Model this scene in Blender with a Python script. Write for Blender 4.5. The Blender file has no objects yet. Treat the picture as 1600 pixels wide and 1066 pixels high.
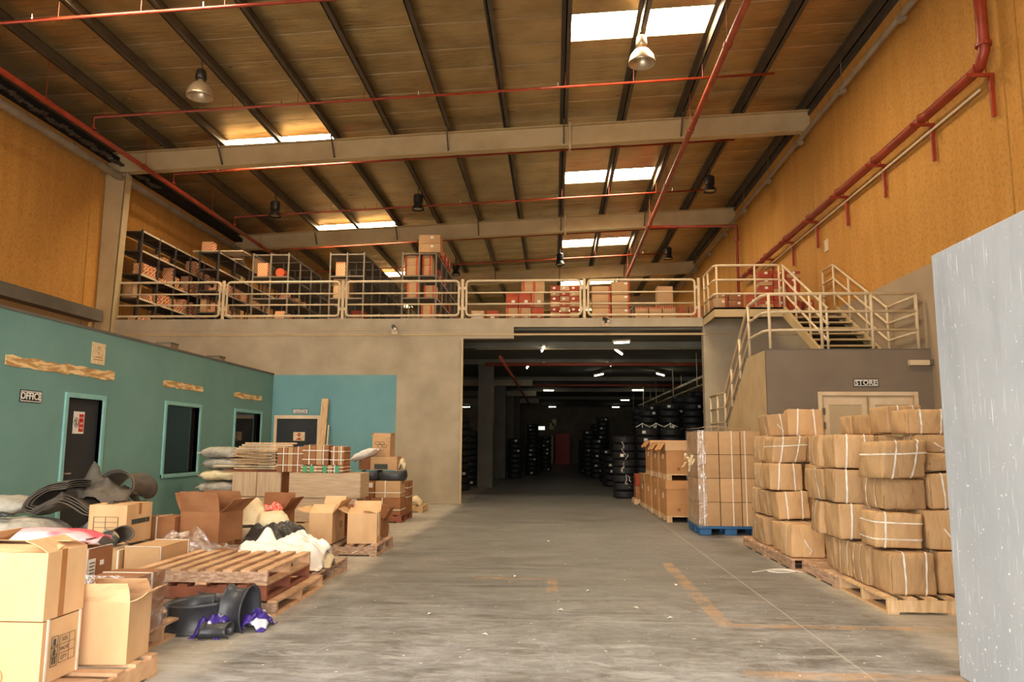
import bpy, math, random
from mathutils import Vector, Matrix, Euler, noise
random.seed(7)
SC = bpy.context.scene
COL = SC.collection
R = math.radians

# ------------------------------------------------------------------ camera
def make_camera():
    yaw, pitch, roll = R(3.16), R(7.625), R(0.3)
    fw = Vector((-math.sin(yaw)*math.cos(pitch), math.cos(yaw)*math.cos(pitch), math.sin(pitch)))
    r0 = Vector((math.cos(yaw), math.sin(yaw), 0)); u0 = r0.cross(fw)
    r = r0*math.cos(roll) + u0*math.sin(roll); u = u0*math.cos(roll) - r0*math.sin(roll)
    cd = bpy.data.cameras.new('camera'); cd.sensor_fit = 'HORIZONTAL'; cd.sensor_width = 36
    cd.lens = 1200/1600*36; cd.clip_start = .05; cd.clip_end = 300
    o = bpy.data.objects.new('camera', cd); COL.objects.link(o)
    m = Matrix((r, u, -fw)).transposed().to_4x4(); m.translation = (0, 0, 1.5)
    o.matrix_world = m; SC.camera = o
make_camera()

# ------------------------------------------------------------------ light and exposure
SKY_STRENGTH = 9.5
SKYLIGHT_STRENGTH = 56.0
TUBE_STRENGTH = 16.0
w = bpy.data.worlds.new('daylight'); SC.world = w; w.use_nodes = True
bg = w.node_tree.nodes['Background']
bg.inputs[0].default_value = (1.0, .98, .955, 1); bg.inputs[1].default_value = SKY_STRENGTH
# daylight enters by the open roller door behind the camera: a portal guides the sampling
pl = bpy.data.lights.new('door_daylight', 'AREA'); pl.shape = 'RECTANGLE'; pl.size = 11.0; pl.size_y = 5.2
pl.cycles.is_portal = True
po = bpy.data.objects.new('door_daylight', pl); COL.objects.link(po)
po.location = (-2.8, -1.2, 2.6); po.rotation_euler = (R(90), 0, 0)
vs = SC.view_settings
vs.view_transform = 'Standard'; vs.look = 'None'; vs.gamma = 1; vs.use_curve_mapping = False
vs.exposure = 0.0

# ------------------------------------------------------------------ materials
def srgb(r, g, b):
    f = lambda c: (c/255/12.92) if c/255 <= .04045 else ((c/255+.055)/1.055)**2.4
    return (f(r), f(g), f(b), 1)

class NT:
    def __init__(s, name):
        s.m = bpy.data.materials.new(name); s.m.use_nodes = True
        s.t = s.m.node_tree; s.p = s.t.nodes['Principled BSDF']; s.o = s.t.nodes['Material Output']
        s.tc = s.t.nodes.new('ShaderNodeTexCoord')
    def n(s, kind, **kw):
        nd = s.t.nodes.new('ShaderNode'+kind)
        for k, v in kw.items():
            if k.startswith('i_'):
                key = k[2:]; key = int(key) if key.isdigit() else key.replace('_', ' ')
                s.put(v, nd.inputs[key])
            else: setattr(nd, k, v)
        return nd
    def put(s, v, sock):
        if hasattr(v, 'links'): s.t.links.new(v, sock)
        elif hasattr(v, 'outputs'): s.t.links.new(v.outputs[0], sock)
        else: sock.default_value = v
    def map(s, scale=(1, 1, 1), rot=(0, 0, 0), coord='Object'):
        return s.n('Mapping', i_Vector=s.tc.outputs[coord], i_Scale=scale, i_Rotation=rot)
    def noise(s, vec, scale, detail=5, rough=.55, dist=0):
        return s.n('TexNoise', i_Vector=vec, i_Scale=scale, i_Detail=detail, i_Roughness=rough, i_Distortion=dist)
    def ramp(s, v, a, b, lo=0., hi=1.):
        x = s.n('MapRange'); s.put(v, x.inputs[0]); x.inputs[1].default_value = a; x.inputs[2].default_value = b
        x.inputs[3].default_value = lo; x.inputs[4].default_value = hi; return x.outputs[0]
    def math(s, op, a, b=0., c=0.):
        x = s.n('Math', operation=op); s.put(a, x.inputs[0]); s.put(b, x.inputs[1])
        if op in ('MULTIPLY_ADD', 'COMPARE'): s.put(c, x.inputs[2])
        return x.outputs[0]
    def mix(s, f, a, b, mode='MIX'):
        x = s.n('Mix', data_type='RGBA', blend_type=mode); s.put(f, x.inputs[0]); s.put(a, x.inputs[6]); s.put(b, x.inputs[7])
        return x.outputs[2]
    def done(s, col, rough=.8, metal=0., bump=None, bstr=.3, bdist=.01, spec=.4):
        s.put(col, s.p.inputs['Base Color']); s.put(rough, s.p.inputs['Roughness']); s.put(metal, s.p.inputs['Metallic'])
        s.p.inputs['Specular IOR Level'].default_value = spec
        if bump is not None:
            b = s.n('Bump', i_Strength=bstr, i_Distance=bdist); s.put(bump, b.inputs['Height'])
            s.t.links.new(b.outputs[0], s.p.inputs['Normal'])
        return s.m

def mk(name, base, alt=None, rough=.8, metal=0., scale=4., stretch=(1, 1, 1), detail=5, bump=0., bscale=30., rnd=0., lo=.35, hi=.65, spec=.4, bdist=.01):
    t = NT(name); v = t.map(stretch)
    c = srgb(*base)
    if alt: c = t.mix(t.ramp(t.noise(v, scale, detail), lo, hi), srgb(*base), srgb(*alt))
    if rnd:
        oi = t.n('ObjectInfo'); k = t.ramp(oi.outputs['Random'], 0, 1, 1-rnd, 1+rnd*.5)
        cc = t.n('CombineColor'); [t.put(k, cc.inputs[i]) for i in range(3)]
        c = t.mix(1., c, cc.outputs[0], 'MULTIPLY')
    b = t.noise(v, bscale, 4) if bump else None
    return t.done(c, rough, metal, b, bump, bdist, spec)

def emit(name, col, strength):
    t = NT(name); t.p.inputs['Base Color'].default_value = (.8, .8, .8, 1)
    t.p.inputs['Emission Color'].default_value = col; t.p.inputs['Emission Strength'].default_value = strength
    return t.m

MAT = {}
MAT['card'] = mk('cardboard', (196, 156, 112), (184, 144, 102), .85, scale=2.5, stretch=(1, 1, 1.6), bump=.15, bscale=14, rnd=.14, spec=.2)
MAT['card_light'] = mk('pale_cardboard', (224, 182, 136), (206, 164, 118), .85, scale=2.2, stretch=(1.5, 1.5, .6), bump=.2, bscale=9, rnd=.08, spec=.2)
MAT['card_dark'] = mk('brown_cardboard', (166, 114, 76), (148, 98, 64), .85, scale=2.5, stretch=(1, 1, 1.5), bump=.15, bscale=20, rnd=.12, spec=.2)
MAT['card_bale'] = mk('creased_cardboard', (204, 164, 116), (184, 143, 98), .75, scale=3.5, stretch=(1.4, 1.4, .6), bump=.8, bscale=4, rnd=.2, spec=.35, bdist=.05, lo=.3, hi=.72)
MAT['card_bin'] = mk('bin_cardboard', (202, 148, 96), (190, 136, 86), .8, scale=2, stretch=(1, 1, 2), bump=.15, bscale=20, rnd=.1, spec=.25)
MAT['card_red'] = mk('red_printed_card', (180, 78, 44), (162, 62, 34), .7, scale=4, rnd=.15)
MAT['tape'] = mk('packing_tape', (176, 120, 70), (160, 106, 60), .4, scale=3, spec=.5)
MAT['orange_tape'] = mk('orange_tape', (196, 84, 40), (180, 70, 32), .6, scale=3)
MAT['strap'] = mk('white_strapping', (236, 228, 212), (220, 208, 188), .5, scale=8)
MAT['ink'] = mk('dark_print', (58, 62, 56), (74, 76, 66), .8, scale=30)
MAT['wood'] = mk('pallet_wood', (216, 174, 132), (180, 136, 98), .85, scale=5, stretch=(1, 1, 1), bump=.3, bscale=25, rnd=.2)
MAT['wood_red'] = mk('red_pallet_wood', (160, 96, 68), (132, 76, 54), .85, scale=5, bump=.3, bscale=25, rnd=.15)
MAT['wood_old'] = mk('weathered_wood', (196, 164, 136), (150, 112, 84), .9, scale=6, stretch=(3, 1, 9), bump=.4, bscale=25, rnd=.15)
MAT['wood_new'] = mk('raw_pine', (226, 190, 144), (200, 158, 110), .8, scale=4, stretch=(6, 6, 1), bump=.15, bscale=20, rnd=.15)
MAT['lam'] = None
MAT['rubber'] = mk('dusty_rubber', (62, 58, 54), (92, 80, 66), .62, scale=3, bump=.15, bscale=14, rnd=.1)
MAT['rubber_clean'] = mk('black_rubber', (46, 47, 50), (60, 60, 62), .38, scale=3, bump=.08, bscale=10, spec=.5)
MAT['tyre'] = mk('tyre_rubber', (26, 26, 27), (36, 35, 34), .6, scale=6, bump=.3, bscale=40)
MAT['sack_grey'] = mk('grey_woven_sack', (186, 178, 164), (140, 132, 120), .6, scale=4, bump=.6, bscale=7, rnd=.12, bdist=.05)
MAT['sack_white'] = mk('white_cloth', (244, 238, 228), (222, 208, 190), .85, scale=3, bump=.5, bscale=5, bdist=.05)
MAT['sack_cream'] = mk('cream_sack', (236, 218, 178), (212, 186, 142), .8, scale=4, bump=.5, bscale=7, rnd=.1, bdist=.04)
MAT['bag_black'] = mk('black_plastic', (48, 44, 42), (66, 60, 54), .35, scale=3, bump=.6, bscale=6, bdist=.04)
MAT['pink'] = mk('pink_plastic_bag', (240, 196, 200), (222, 92, 104), .4, scale=2.6, detail=2, lo=.47, hi=.58, bump=.4, bscale=8, bdist=.03)
MAT['netred'] = mk('red_net', (226, 70, 60), (244, 170, 150), .6, scale=42, detail=1, lo=.5, hi=.58, bump=.4, bscale=40)
MAT['purple'] = mk('purple_wrapper', (66, 44, 140), (226, 224, 234), .4, scale=7, detail=1, lo=.55, hi=.6, bump=.5, bscale=9, bdist=.03)
MAT['white'] = mk('white_paper', (238, 232, 220), (226, 216, 200), .7, scale=10)
MAT['poster'] = mk('cream_paper', (232, 208, 168), (214, 184, 140), .7, scale=14)
MAT['red_sign'] = mk('sign_red', (196, 34, 26), None, .6)
MAT['black_sign'] = mk('sign_black', (24, 26, 30), None, .5)
MAT['red_pipe'] = mk('red_pipe_paint', (164, 62, 34), (140, 48, 26), .42, scale=3, spec=.5)
MAT['red_pipe_dull'] = mk('red_pipe_dusty', (158, 76, 48), (138, 60, 38), .55, scale=3)
MAT['grey_pipe'] = mk('grey_drain_pipe', (150, 132, 108), (130, 110, 86), .6, scale=2)
MAT['rail'] = mk('cream_rail_paint', (226, 204, 168), (212, 186, 146), .5, scale=3)
MAT['steel'] = mk('beige_steel_paint', (200, 176, 132), (184, 158, 114), .6, scale=1.2)
MAT['purlin'] = mk('galvanised_purlin', (92, 78, 62), (76, 66, 50), .6, metal=.1, scale=2)
MAT['shelf'] = mk('dark_shelf_steel', (66, 58, 52), (80, 70, 60), .5, scale=3)
MAT['shelf_pale'] = mk('grey_shelf_steel', (132, 118, 100), (112, 98, 82), .5, scale=3)
MAT['lamp_black'] = mk('lamp_black', (30, 28, 27), (40, 37, 34), .45, scale=6)
MAT['alu'] = mk('spun_aluminium', (214, 196, 168), (196, 176, 146), .32, metal=.75, scale=3)
MAT['blue'] = mk('blue_plastic', (46, 96, 140), (38, 84, 126), .5, scale=4)
MAT['teal'] = mk('teal_wall_paint', (116, 156, 148), (106, 146, 138), .75, scale=.8, bump=.05, bscale=60)
MAT['teal_b'] = mk('teal_panel_paint', (112, 160, 164), (104, 150, 155), .7, scale=.9)
MAT['teal_trim'] = mk('teal_trim_paint', (140, 190, 182), (128, 178, 170), .55, scale=3)
MAT['door_dark'] = mk('charcoal_door', (40, 41, 44), (46, 46, 48), .6, scale=2)
MAT['door_beige'] = mk('beige_metal_door', (204, 182, 146), (192, 168, 130), .6, scale=1.5)
MAT['frame_beige'] = mk('pale_door_frame', (232, 206, 172), (220, 190, 150), .6, scale=3)
MAT['store'] = mk('grey_brown_wall_paint', (134, 118, 100), (124, 108, 92), .85, scale=1.0, bump=.06, bscale=40)
MAT['conc_wall'] = mk('beige_concrete', (184, 168, 142), (164, 149, 124), .88, scale=1.1, bump=.12, bscale=14, rnd=0)
MAT['conc_side'] = mk('stair_concrete', (192, 168, 128), (178, 152, 112), .88, scale=1.3, bump=.1, bscale=14)
MAT['conc_dark'] = mk('grey_concrete', (112, 104, 92), (98, 90, 78), .9, scale=1.5, bump=.1, bscale=14)
MAT['slab'] = mk('soffit_concrete', (132, 128, 112), (116, 112, 98), .9, scale=1)
MAT['dirty_cream'] = mk('torn_board', (238, 206, 150), (190, 142, 86), .85, scale=3.5, stretch=(1, 1, 6), lo=.42, hi=.56)
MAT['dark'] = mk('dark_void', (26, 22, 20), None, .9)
MAT['green'] = mk('green_wrap', (84, 160, 104), (66, 140, 88), .5, scale=10)
MAT['red_cab'] = mk('red_cabinet', (190, 46, 30), (170, 38, 26), .5, scale=3)
MAT['chrome'] = mk('handle_metal', (206, 200, 190), None, .25, metal=.9)
MAT['skylight'] = emit('translucent_roof_sheet', (1.0, .84, .60, 1), SKYLIGHT_STRENGTH)
MAT['tube'] = emit('lit_tube', (1.0, .95, .76, 1), TUBE_STRENGTH)
MAT['exit'] = emit('lit_exit_panel', (.9, .95, .8, 1), 1.2)

def mat_lam(name, vertical):
    t = NT(name); v = t.map((3, 3, 40) if not vertical else (40, 40, 2))
    f = t.ramp(t.noise(v, 1.0, 4), .3, .7)
    return t.done(t.mix(f, srgb(204, 174, 140), srgb(176, 146, 114)), .6)
MAT['lam'] = mat_lam('laminate_grain_across', False); MAT['lam_v'] = mat_lam('laminate_grain_upright', True)

def mat_stripe():   # little parts boxes: orange print with pale slanted stripes
    t = NT('orange_striped_box'); v = t.map((1, 1, 1))
    wv = t.n('TexWave', i_Vector=t.map((1, 1, 1), (0, R(35), R(20))), i_Scale=6.5, i_Distortion=.8)
    f = t.ramp(wv.outputs['Fac'], .42, .5)
    oi = t.n('ObjectInfo'); g = t.ramp(oi.outputs['Random'], .0, 1., .0, .35)
    c = t.mix(f, srgb(196, 66, 30), srgb(240, 206, 156))
    return t.done(t.mix(g, c, srgb(206, 140, 80)), .7)
MAT['stripe'] = mat_stripe()

def mat_film():
    t = NT('clear_stretch_film')
    tr = t.n('BsdfTransparent', i_Color=(.97, .96, .94, 1)); gl = t.n('BsdfGlossy', i_Color=(1, 1, 1, 1), i_Roughness=.22)
    df = t.n('BsdfDiffuse', i_Color=(.75, .72, .68, 1))
    nz = t.noise(t.map((1, 1, 1)), 5, 4, dist=1.5)
    b = t.n('Bump', i_Strength=.9, i_Distance=.05, i_Height=nz.outputs[0])
    t.t.links.new(b.outputs[0], gl.inputs['Normal']); t.t.links.new(b.outputs[0], df.inputs['Normal'])
    m1 = t.n('MixShader', i_0=t.ramp(nz, .46, .74, .04, .5)); t.t.links.new(tr.outputs[0], m1.inputs[1]); t.t.links.new(df.outputs[0], m1.inputs[2])
    m2 = t.n('MixShader', i_0=.14); t.t.links.new(m1.outputs[0], m2.inputs[1]); t.t.links.new(gl.outputs[0], m2.inputs[2])
    t.t.links.new(m2.outputs[0], t.o.inputs[0]); return t.m
MAT['film'] = mat_film()

def mat_glass():
    t = NT('dark_office_glass'); t.p.inputs['Base Color'].default_value = srgb(34, 32, 30); t.p.inputs['Roughness'].default_value = .06
    t.p.inputs['Specular IOR Level'].default_value = .35
    return t.m
MAT['glass'] = mat_glass()

def xyz(t):
    s = t.n('SeparateXYZ'); t.t.links.new(t.tc.outputs['Object'], s.inputs[0]); return s.outputs

def mat_split_wall(name, zcut, top, top2, low, low2):
    t = NT(name); X = xyz(t); v = t.map()
    big = t.noise(v, .5, 4); fine = t.noise(v, 14, 5, .75)
    streak = t.noise(t.map((2, 2, .25)), 1.6, 5)
    a = t.mix(t.ramp(streak, .35, .7), srgb(*top), srgb(*top2)); a = t.mix(t.ramp(fine, .48, .68, 0, .5), a, srgb(*[int(c*.68) for c in top2]))
    b = t.mix(t.ramp(big, .35, .65), srgb(*low), srgb(*low2))
    k = t.ramp(t.math('ADD', X[2], t.ramp(fine, 0, 1, -.03, .03)), zcut-.01, zcut+.01)
    return t.done(t.mix(k, b, a), .85, 0, fine, .22, .02, spec=.3)
MAT['wall_yel_r'] = mat_split_wall('ochre_wall_paint', 4.74, (204, 148, 72), (192, 134, 60), (176, 154, 126), (154, 134, 108))
MAT['wall_yel_l'] = mat_split_wall('ochre_wall_paint_over_beige', 4.6, (210, 152, 76), (200, 140, 66), (200, 160, 108), (182, 142, 94))

def mat_foil():
    t = NT('foil_insulation'); v = t.map((1, 1, 1))
    n1 = t.noise(t.map((.35, 2.2, 1)), 2.2, 5, .6, .4); n2 = t.noise(v, 1.1, 4)
    c = t.mix(t.ramp(n2, .35, .65), srgb(198, 172, 124), srgb(172, 146, 100))
    return t.done(c, t.ramp(n1, .3, .7, .26, .46), .7, n1, .5, .06)
MAT['foil'] = mat_foil()

def mat_grey_panel():
    t = NT('scratched_grey_paint'); v = t.map()
    n = t.noise(v, 1.2, 4); st = t.noise(t.map((1, 9, .35)), 9, 4, .6); sp = t.noise(v, 26, 2, .6); wear = t.noise(v, .8, 3)
    X = xyz(t)
    c = t.mix(t.ramp(n, .3, .7), srgb(182, 184, 186), srgb(166, 169, 173))
    s1 = t.math('MULTIPLY', t.ramp(st, .62, .66), t.ramp(wear, .38, .58))
    low = t.ramp(X[2], .0, 1.8, .05, 0.)
    s2 = t.ramp(t.math('ADD', sp, low), .70, .73)
    c = t.mix(t.math('MAXIMUM', s1, s2), c, srgb(238, 238, 236))
    dk = t.math('MULTIPLY', t.ramp(t.noise(t.map((1, 2, .3)), 2.2, 4), .55, .75), .35)
    return t.done(t.mix(dk, c, srgb(120, 122, 124)), .6, 0, sp, .08)
MAT['grey_panel'] = mat_grey_panel()

def mat_floor():
    t = NT('worn_concrete_floor'); X = xyz(t); v = t.map()
    n0 = t.noise(v, .45, 5, .6, .3); n1 = t.noise(t.map((.5, 3.2, 1)), 1.6, 7, .7, .3); n2 = t.noise(v, 6, 6, .7)
    wv = t.n('Mix', data_type='VECTOR'); t.put(.10, wv.inputs[0]); t.t.links.new(t.tc.outputs['Object'], wv.inputs[4]); t.t.links.new(t.noise(v, 1.3, 3).outputs['Color'], wv.inputs[5])
    mp = lambda sc, rot: t.n('Mapping', i_Vector=wv.outputs[1], i_Scale=sc, i_Rotation=rot)
    sx = t.noise(mp((1.3, 4.2, 1), (0, 0, R(9))), 2.3, 9, .78, .9); sy = t.noise(mp((3.4, .8, 1), (0, 0, R(-20))), 2.0, 9, .78, .8)
    wob = t.ramp(t.noise(v, 1.3, 4), 0, 1, -.22, .22)
    # trafficked lane: tyre-darkened band between the pallets
    xl = t.math('ADD', X[0], wob)
    lane = t.math('MULTIPLY', t.ramp(xl, -2.42, -2.2), t.ramp(xl, 2.75, 2.95, 1., 0.))
    pale = t.mix(t.ramp(n0, .3, .7), srgb(176, 166, 150), srgb(156, 146, 130))
    dark = t.mix(t.ramp(n1, .34, .66), srgb(86, 83, 78), srgb(124, 119, 111))
    c = t.mix(lane, pale, dark)
    c = t.mix(t.ramp(n2, .5, .78, 0, .45), c, srgb(92, 88, 82))
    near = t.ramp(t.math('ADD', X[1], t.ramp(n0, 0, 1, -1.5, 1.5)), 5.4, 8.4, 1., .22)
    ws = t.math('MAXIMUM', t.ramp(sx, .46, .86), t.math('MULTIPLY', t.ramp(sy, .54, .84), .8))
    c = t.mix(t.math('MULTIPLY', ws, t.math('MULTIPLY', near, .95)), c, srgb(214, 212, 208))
    near_pale = t.math('MULTIPLY', near, t.ramp(t.noise(v, 1.7, 8, .75, .4), .40, .66, 0., .6))  # patchy pale grey tint, stronger towards the entrance
    c = t.mix(t.math('MULTIPLY', near_pale, .8), c, srgb(186, 187, 189))
    blot = t.ramp(t.noise(v, .9, 7, .7), .50, .72, 0., .5)
    c = t.mix(blot, c, srgb(84, 80, 75))
    # faded orange bay markings
    def rect(x0, x1, y0, y1):
        a = t.math('MULTIPLY', t.ramp(X[0], x0-.01, x0+.01), t.ramp(X[0], x1-.01, x1+.01, 1., 0.))
        b = t.math('MULTIPLY', t.ramp(X[1], y0-.01, y0+.01), t.ramp(X[1], y1-.01, y1+.01, 1., 0.))
        return t.math('MULTIPLY', a, b)
    ln = rect(1.36, 1.50, 6.72, 10.2)
    for q in ((1.36, 3.4, 6.72, 6.84), (1.25, 2.75, 5.30, 5.47), (-.9, .03, 8.86, 8.96), (-.08, .03, 8.1, 8.96)):
        ln = t.math('MAXIMUM', ln, rect(*q))
    worn = t.math('MULTIPLY', ln, t.ramp(t.noise(v, 4, 6, .7), .40, .66, .05, .55))
    c = t.mix(worn, c, srgb(206, 150, 82))
    # saw-cut joints
    def line(ax, at, half): return t.math('COMPARE', X[ax], at, half)
    j = line(1, 6.84, .008)
    for ax, at in ((0, 2.06), (1, 13.2), (1, 19.6)): j = t.math('MAXIMUM', j, line(ax, at, .009))
    c = t.mix(t.math('MULTIPLY', j, .32), c, srgb(206, 198, 184))
    spk = t.ramp(t.noise(v, 17, 1), .755, .77)
    c = t.mix(t.math('MULTIPLY', spk, .7), c, srgb(240, 236, 228))
    return t.done(c, t.ramp(n1, .3, .7, .42, .62), 0, n2, .12, .01, spec=.45)
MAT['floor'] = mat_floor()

# ------------------------------------------------------------------ mesh helpers
class MB:
    def __init__(s): s.v = []; s.f = []; s.mi = []
    def add(s, vs, fs, m=0):
        b = len(s.v); s.v += [tuple(p) for p in vs]; s.f += [tuple(i+b for i in f) for f in fs]; s.mi += [m]*len(fs); return s
    def box(s, x0, x1, y0, y1, z0, z1, m=0):
        return s.add([(x0,y0,z0),(x1,y0,z0),(x1,y1,z0),(x0,y1,z0),(x0,y0,z1),(x1,y0,z1),(x1,y1,z1),(x0,y1,z1)],
                     [(0,3,2,1),(4,5,6,7),(0,1,5,4),(1,2,6,5),(2,3,7,6),(3,0,4,7)], m)
    def cbox(s, c, size, rot=None, m=0):
        q = MB().box(*[k*size[i]/2 for i in range(3) for k in (-1, 1)])
        M = rot.to_matrix() if isinstance(rot, Euler) else (rot or Matrix.Identity(3))
        return s.add([M @ Vector(p) + Vector(c) for p in q.v], q.f, m)
    def beam(s, a, b, w, h, m=0, up=(0, 0, 1)):      # bar of section w x h from a to b
        a, b = Vector(a), Vector(b); d = (b-a).normalized(); u = Vector(up)
        if abs(d.dot(u)) > .99: u = Vector((0, 1, 0))
        sd = d.cross(u).normalized(); u = sd.cross(d)
        vs = [p + sd*w/2*i + u*h/2*j for p in (a, b) for i, j in ((-1,-1),(1,-1),(1,1),(-1,1))]
        return s.add(vs, [(0,1,2,3)[::-1],(4,5,6,7),(0,1,5,4),(1,2,6,5),(2,3,7,6),(3,0,4,7)], m)
    def tube(s, pts, r, n=8, m=0, closed=False, cap=True):
        P = [Vector(p) for p in pts]; N = len(P); rings = []; u = None
        for i, p in enumerate(P):
            if closed: d = (P[(i+1) % N]-P[i-1]).normalized()
            else: d = (P[min(i+1, N-1)]-P[max(i-1, 0)]).normalized()
            if u is None:
                u = Vector((0, 0, 1)) if abs(d.z) < .9 else Vector((1, 0, 0))
            u = (u - d*u.dot(d)).normalized(); w = d.cross(u)
            rr = r[i] if isinstance(r, (list, tuple)) else r
            rings.append([p + (u*math.cos(2*math.pi*k/n) + w*math.sin(2*math.pi*k/n))*rr for k in range(n)])
        vs = [q for rg in rings for q in rg]; fs = []
        for i in range(N if closed else N-1):
            a, b = i*n, ((i+1) % N)*n
            fs += [(a+k, a+(k+1) % n, b+(k+1) % n, b+k) for k in range(n)]
        if cap and not closed: fs += [tuple(range(n))[::-1], tuple(range((N-1)*n, N*n))]
        return s.add(vs, fs, m)
    def lathe(s, prof, c=(0, 0, 0), n=20, m=0):      # profile of (radius, z)
        vs = [(c[0]+r*math.cos(2*math.pi*k/n), c[1]+r*math.sin(2*math.pi*k/n), c[2]+z) for r, z in prof for k in range(n)]
        fs = [(i*n+k, i*n+(k+1) % n, (i+1)*n+(k+1) % n, (i+1)*n+k) for i in range(len(prof)-1) for k in range(n)]
        return s.add(vs, fs, m)
    def grid(s, fn, nu, nv, m=0, thick=0.):
        P = [[Vector(fn(i/nu, j/nv)) for j in range(nv+1)] for i in range(nu+1)]
        idx = lambda i, j: i*(nv+1)+j
        vs = [p for row in P for p in row]
        fs = [(idx(i,j), idx(i+1,j), idx(i+1,j+1), idx(i,j+1)) for i in range(nu) for j in range(nv)]
        if thick:
            nrm = []
            for i in range(nu+1):
                for j in range(nv+1):
                    a = P[min(i+1,nu)][j]-P[max(i-1,0)][j]; b = P[i][min(j+1,nv)]-P[i][max(j-1,0)]
                    nrm.append(a.cross(b).normalized() if a.cross(b).length > 1e-9 else Vector((0,0,1)))
            K = len(vs); vs = vs + [p - q*thick for p, q in zip(vs, nrm)]
            fs = fs + [tuple(K+k for k in f[::-1]) for f in fs]
            rim = [idx(i,0) for i in range(nu+1)] + [idx(nu,j) for j in range(1,nv+1)] + [idx(i,nv) for i in range(nu-1,-1,-1)] + [idx(0,j) for j in range(nv-1,0,-1)]
            fs += [(rim[(k+1) % len(rim)], rim[k], K+rim[k], K+rim[(k+1) % len(rim)]) for k in range(len(rim))]
        return s.add(vs, fs, m)
    def build(s, name, mats, parent=None, smooth=False, bevel=0.):
        me = bpy.data.meshes.new(name); me.from_pydata(s.v, [], s.f)
        mats = mats if isinstance(mats, (list, tuple)) else [mats]
        for q in mats: me.materials.append(MAT[q] if isinstance(q, str) else q)
        if len(mats) > 1: me.polygons.foreach_set('material_index', s.mi)
        if smooth: me.polygons.foreach_set('use_smooth', [True]*len(me.polygons))
        me.update()
        o = bpy.data.objects.new(name, me); COL.objects.link(o)
        if parent: o.parent = parent
        if bevel:
            b = o.modifiers.new('edge', 'BEVEL'); b.width = bevel; b.segments = 2; b.limit_method = 'ANGLE'
        return o

def tag(o, label, cat, group=None, kind=None):
    o['label'] = label; o['category'] = cat
    if group: o['group'] = group
    if kind: o['kind'] = kind
    return o
def struct(o, label, cat): return tag(o, label, cat, None, 'structure')
def empty(name, loc=(0, 0, 0), rz=0., label=None, cat=None, group=None, kind=None):
    o = bpy.data.objects.new(name, None); COL.objects.link(o); o.location = loc; o.rotation_euler = (0, 0, rz)
    o.empty_display_size = .1
    if label: tag(o, label, cat, group, kind)
    return o
def dup(o, loc=None, rot=None, label=None, group=None, parent=None, scale=None):
    c = o.copy(); COL.objects.link(c)
    if parent: c.parent = parent
    if loc is not None: c.location = loc
    if rot is not None: c.rotation_euler = rot if hasattr(rot, '__len__') else (0, 0, rot)
    if scale is not None: c.scale = scale
    if label: c['label'] = label
    if group: c['group'] = group
    for ch in KIDS.get(o.name, []):
        k = dup(ch, parent=c); KIDS.setdefault(c.name, []).append(k)
    return c
KIDS = {}
def index_kids():
    KIDS.clear()
    for o in bpy.data.objects:
        if o.parent: KIDS.setdefault(o.parent.name, []).append(o)
def text(body, size, loc, rot, mat, parent=None, name='lettering', align='CENTER', depth=.002, stretch=1., bold=0.):
    cu = bpy.data.curves.new(name, 'FONT'); cu.body = body; cu.size = size; cu.align_x = align; cu.align_y = 'CENTER'
    cu.extrude = depth; cu.offset = bold; cu.resolution_u = 2
    to = bpy.data.objects.new('tmp', cu); COL.objects.link(to)
    bpy.context.view_layer.update()
    me = bpy.data.meshes.new_from_object(to.evaluated_get(bpy.context.evaluated_depsgraph_get()))
    bpy.data.objects.remove(to); me.materials.clear(); me.materials.append(MAT[mat]); me.name = name
    o = bpy.data.objects.new(name, me); COL.objects.link(o); o.location = loc; o.rotation_euler = rot; o.scale = (stretch, 1, 1)
    if parent: o.parent = parent
    return o
def fbm(p, s=1., seed=0): return noise.noise(Vector((p[0]*s+seed*13.7, p[1]*s-seed*7.1, p[2]*s+seed*3.3)))
FRONT = (R(90), 0, 0)                 # lettering that faces the entrance
EAST = (R(90), 0, R(90))              # lettering on the office wall, facing the lane

# ------------------------------------------------------------------ the building
YB, XL, XR, XO = 19.64, -12.2, 6.72, -7.31
YE, Y0 = 61.6, -1.2
ZM = 4.73
roofz = lambda x: 9.93 + .047*(x-.43)          # top of the rafters; the purlins stand on it
SKYX = {'r': (.35, 3.3), 'l': (-9.0, -6.0)}
SKYL = [('r', 14.7, 15.75), ('r', 23.9, 25.0), ('r', 32.3, 33.5), ('r', 40.8, 41.9), ('r', 49.2, 50.3), ('l', 11.4, 12.45), ('l', 19.78, 20.85), ('l', 28.15, 29.25), ('l', 36.5, 37.6), ('l', 44.9, 46.0), ('r', 6.3, 7.35), ('l', 3.0, 4.05)]
PUR = [.27+1.545*k for k in range(-8, 4)] + [6.6]

fl = struct(MB().box(-14, 9, -4, YE+.3, -.3, 0).build('floor', 'floor'), 'worn grey concrete warehouse floor with a tyre darkened lane and faded orange lines', 'floor')

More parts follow.
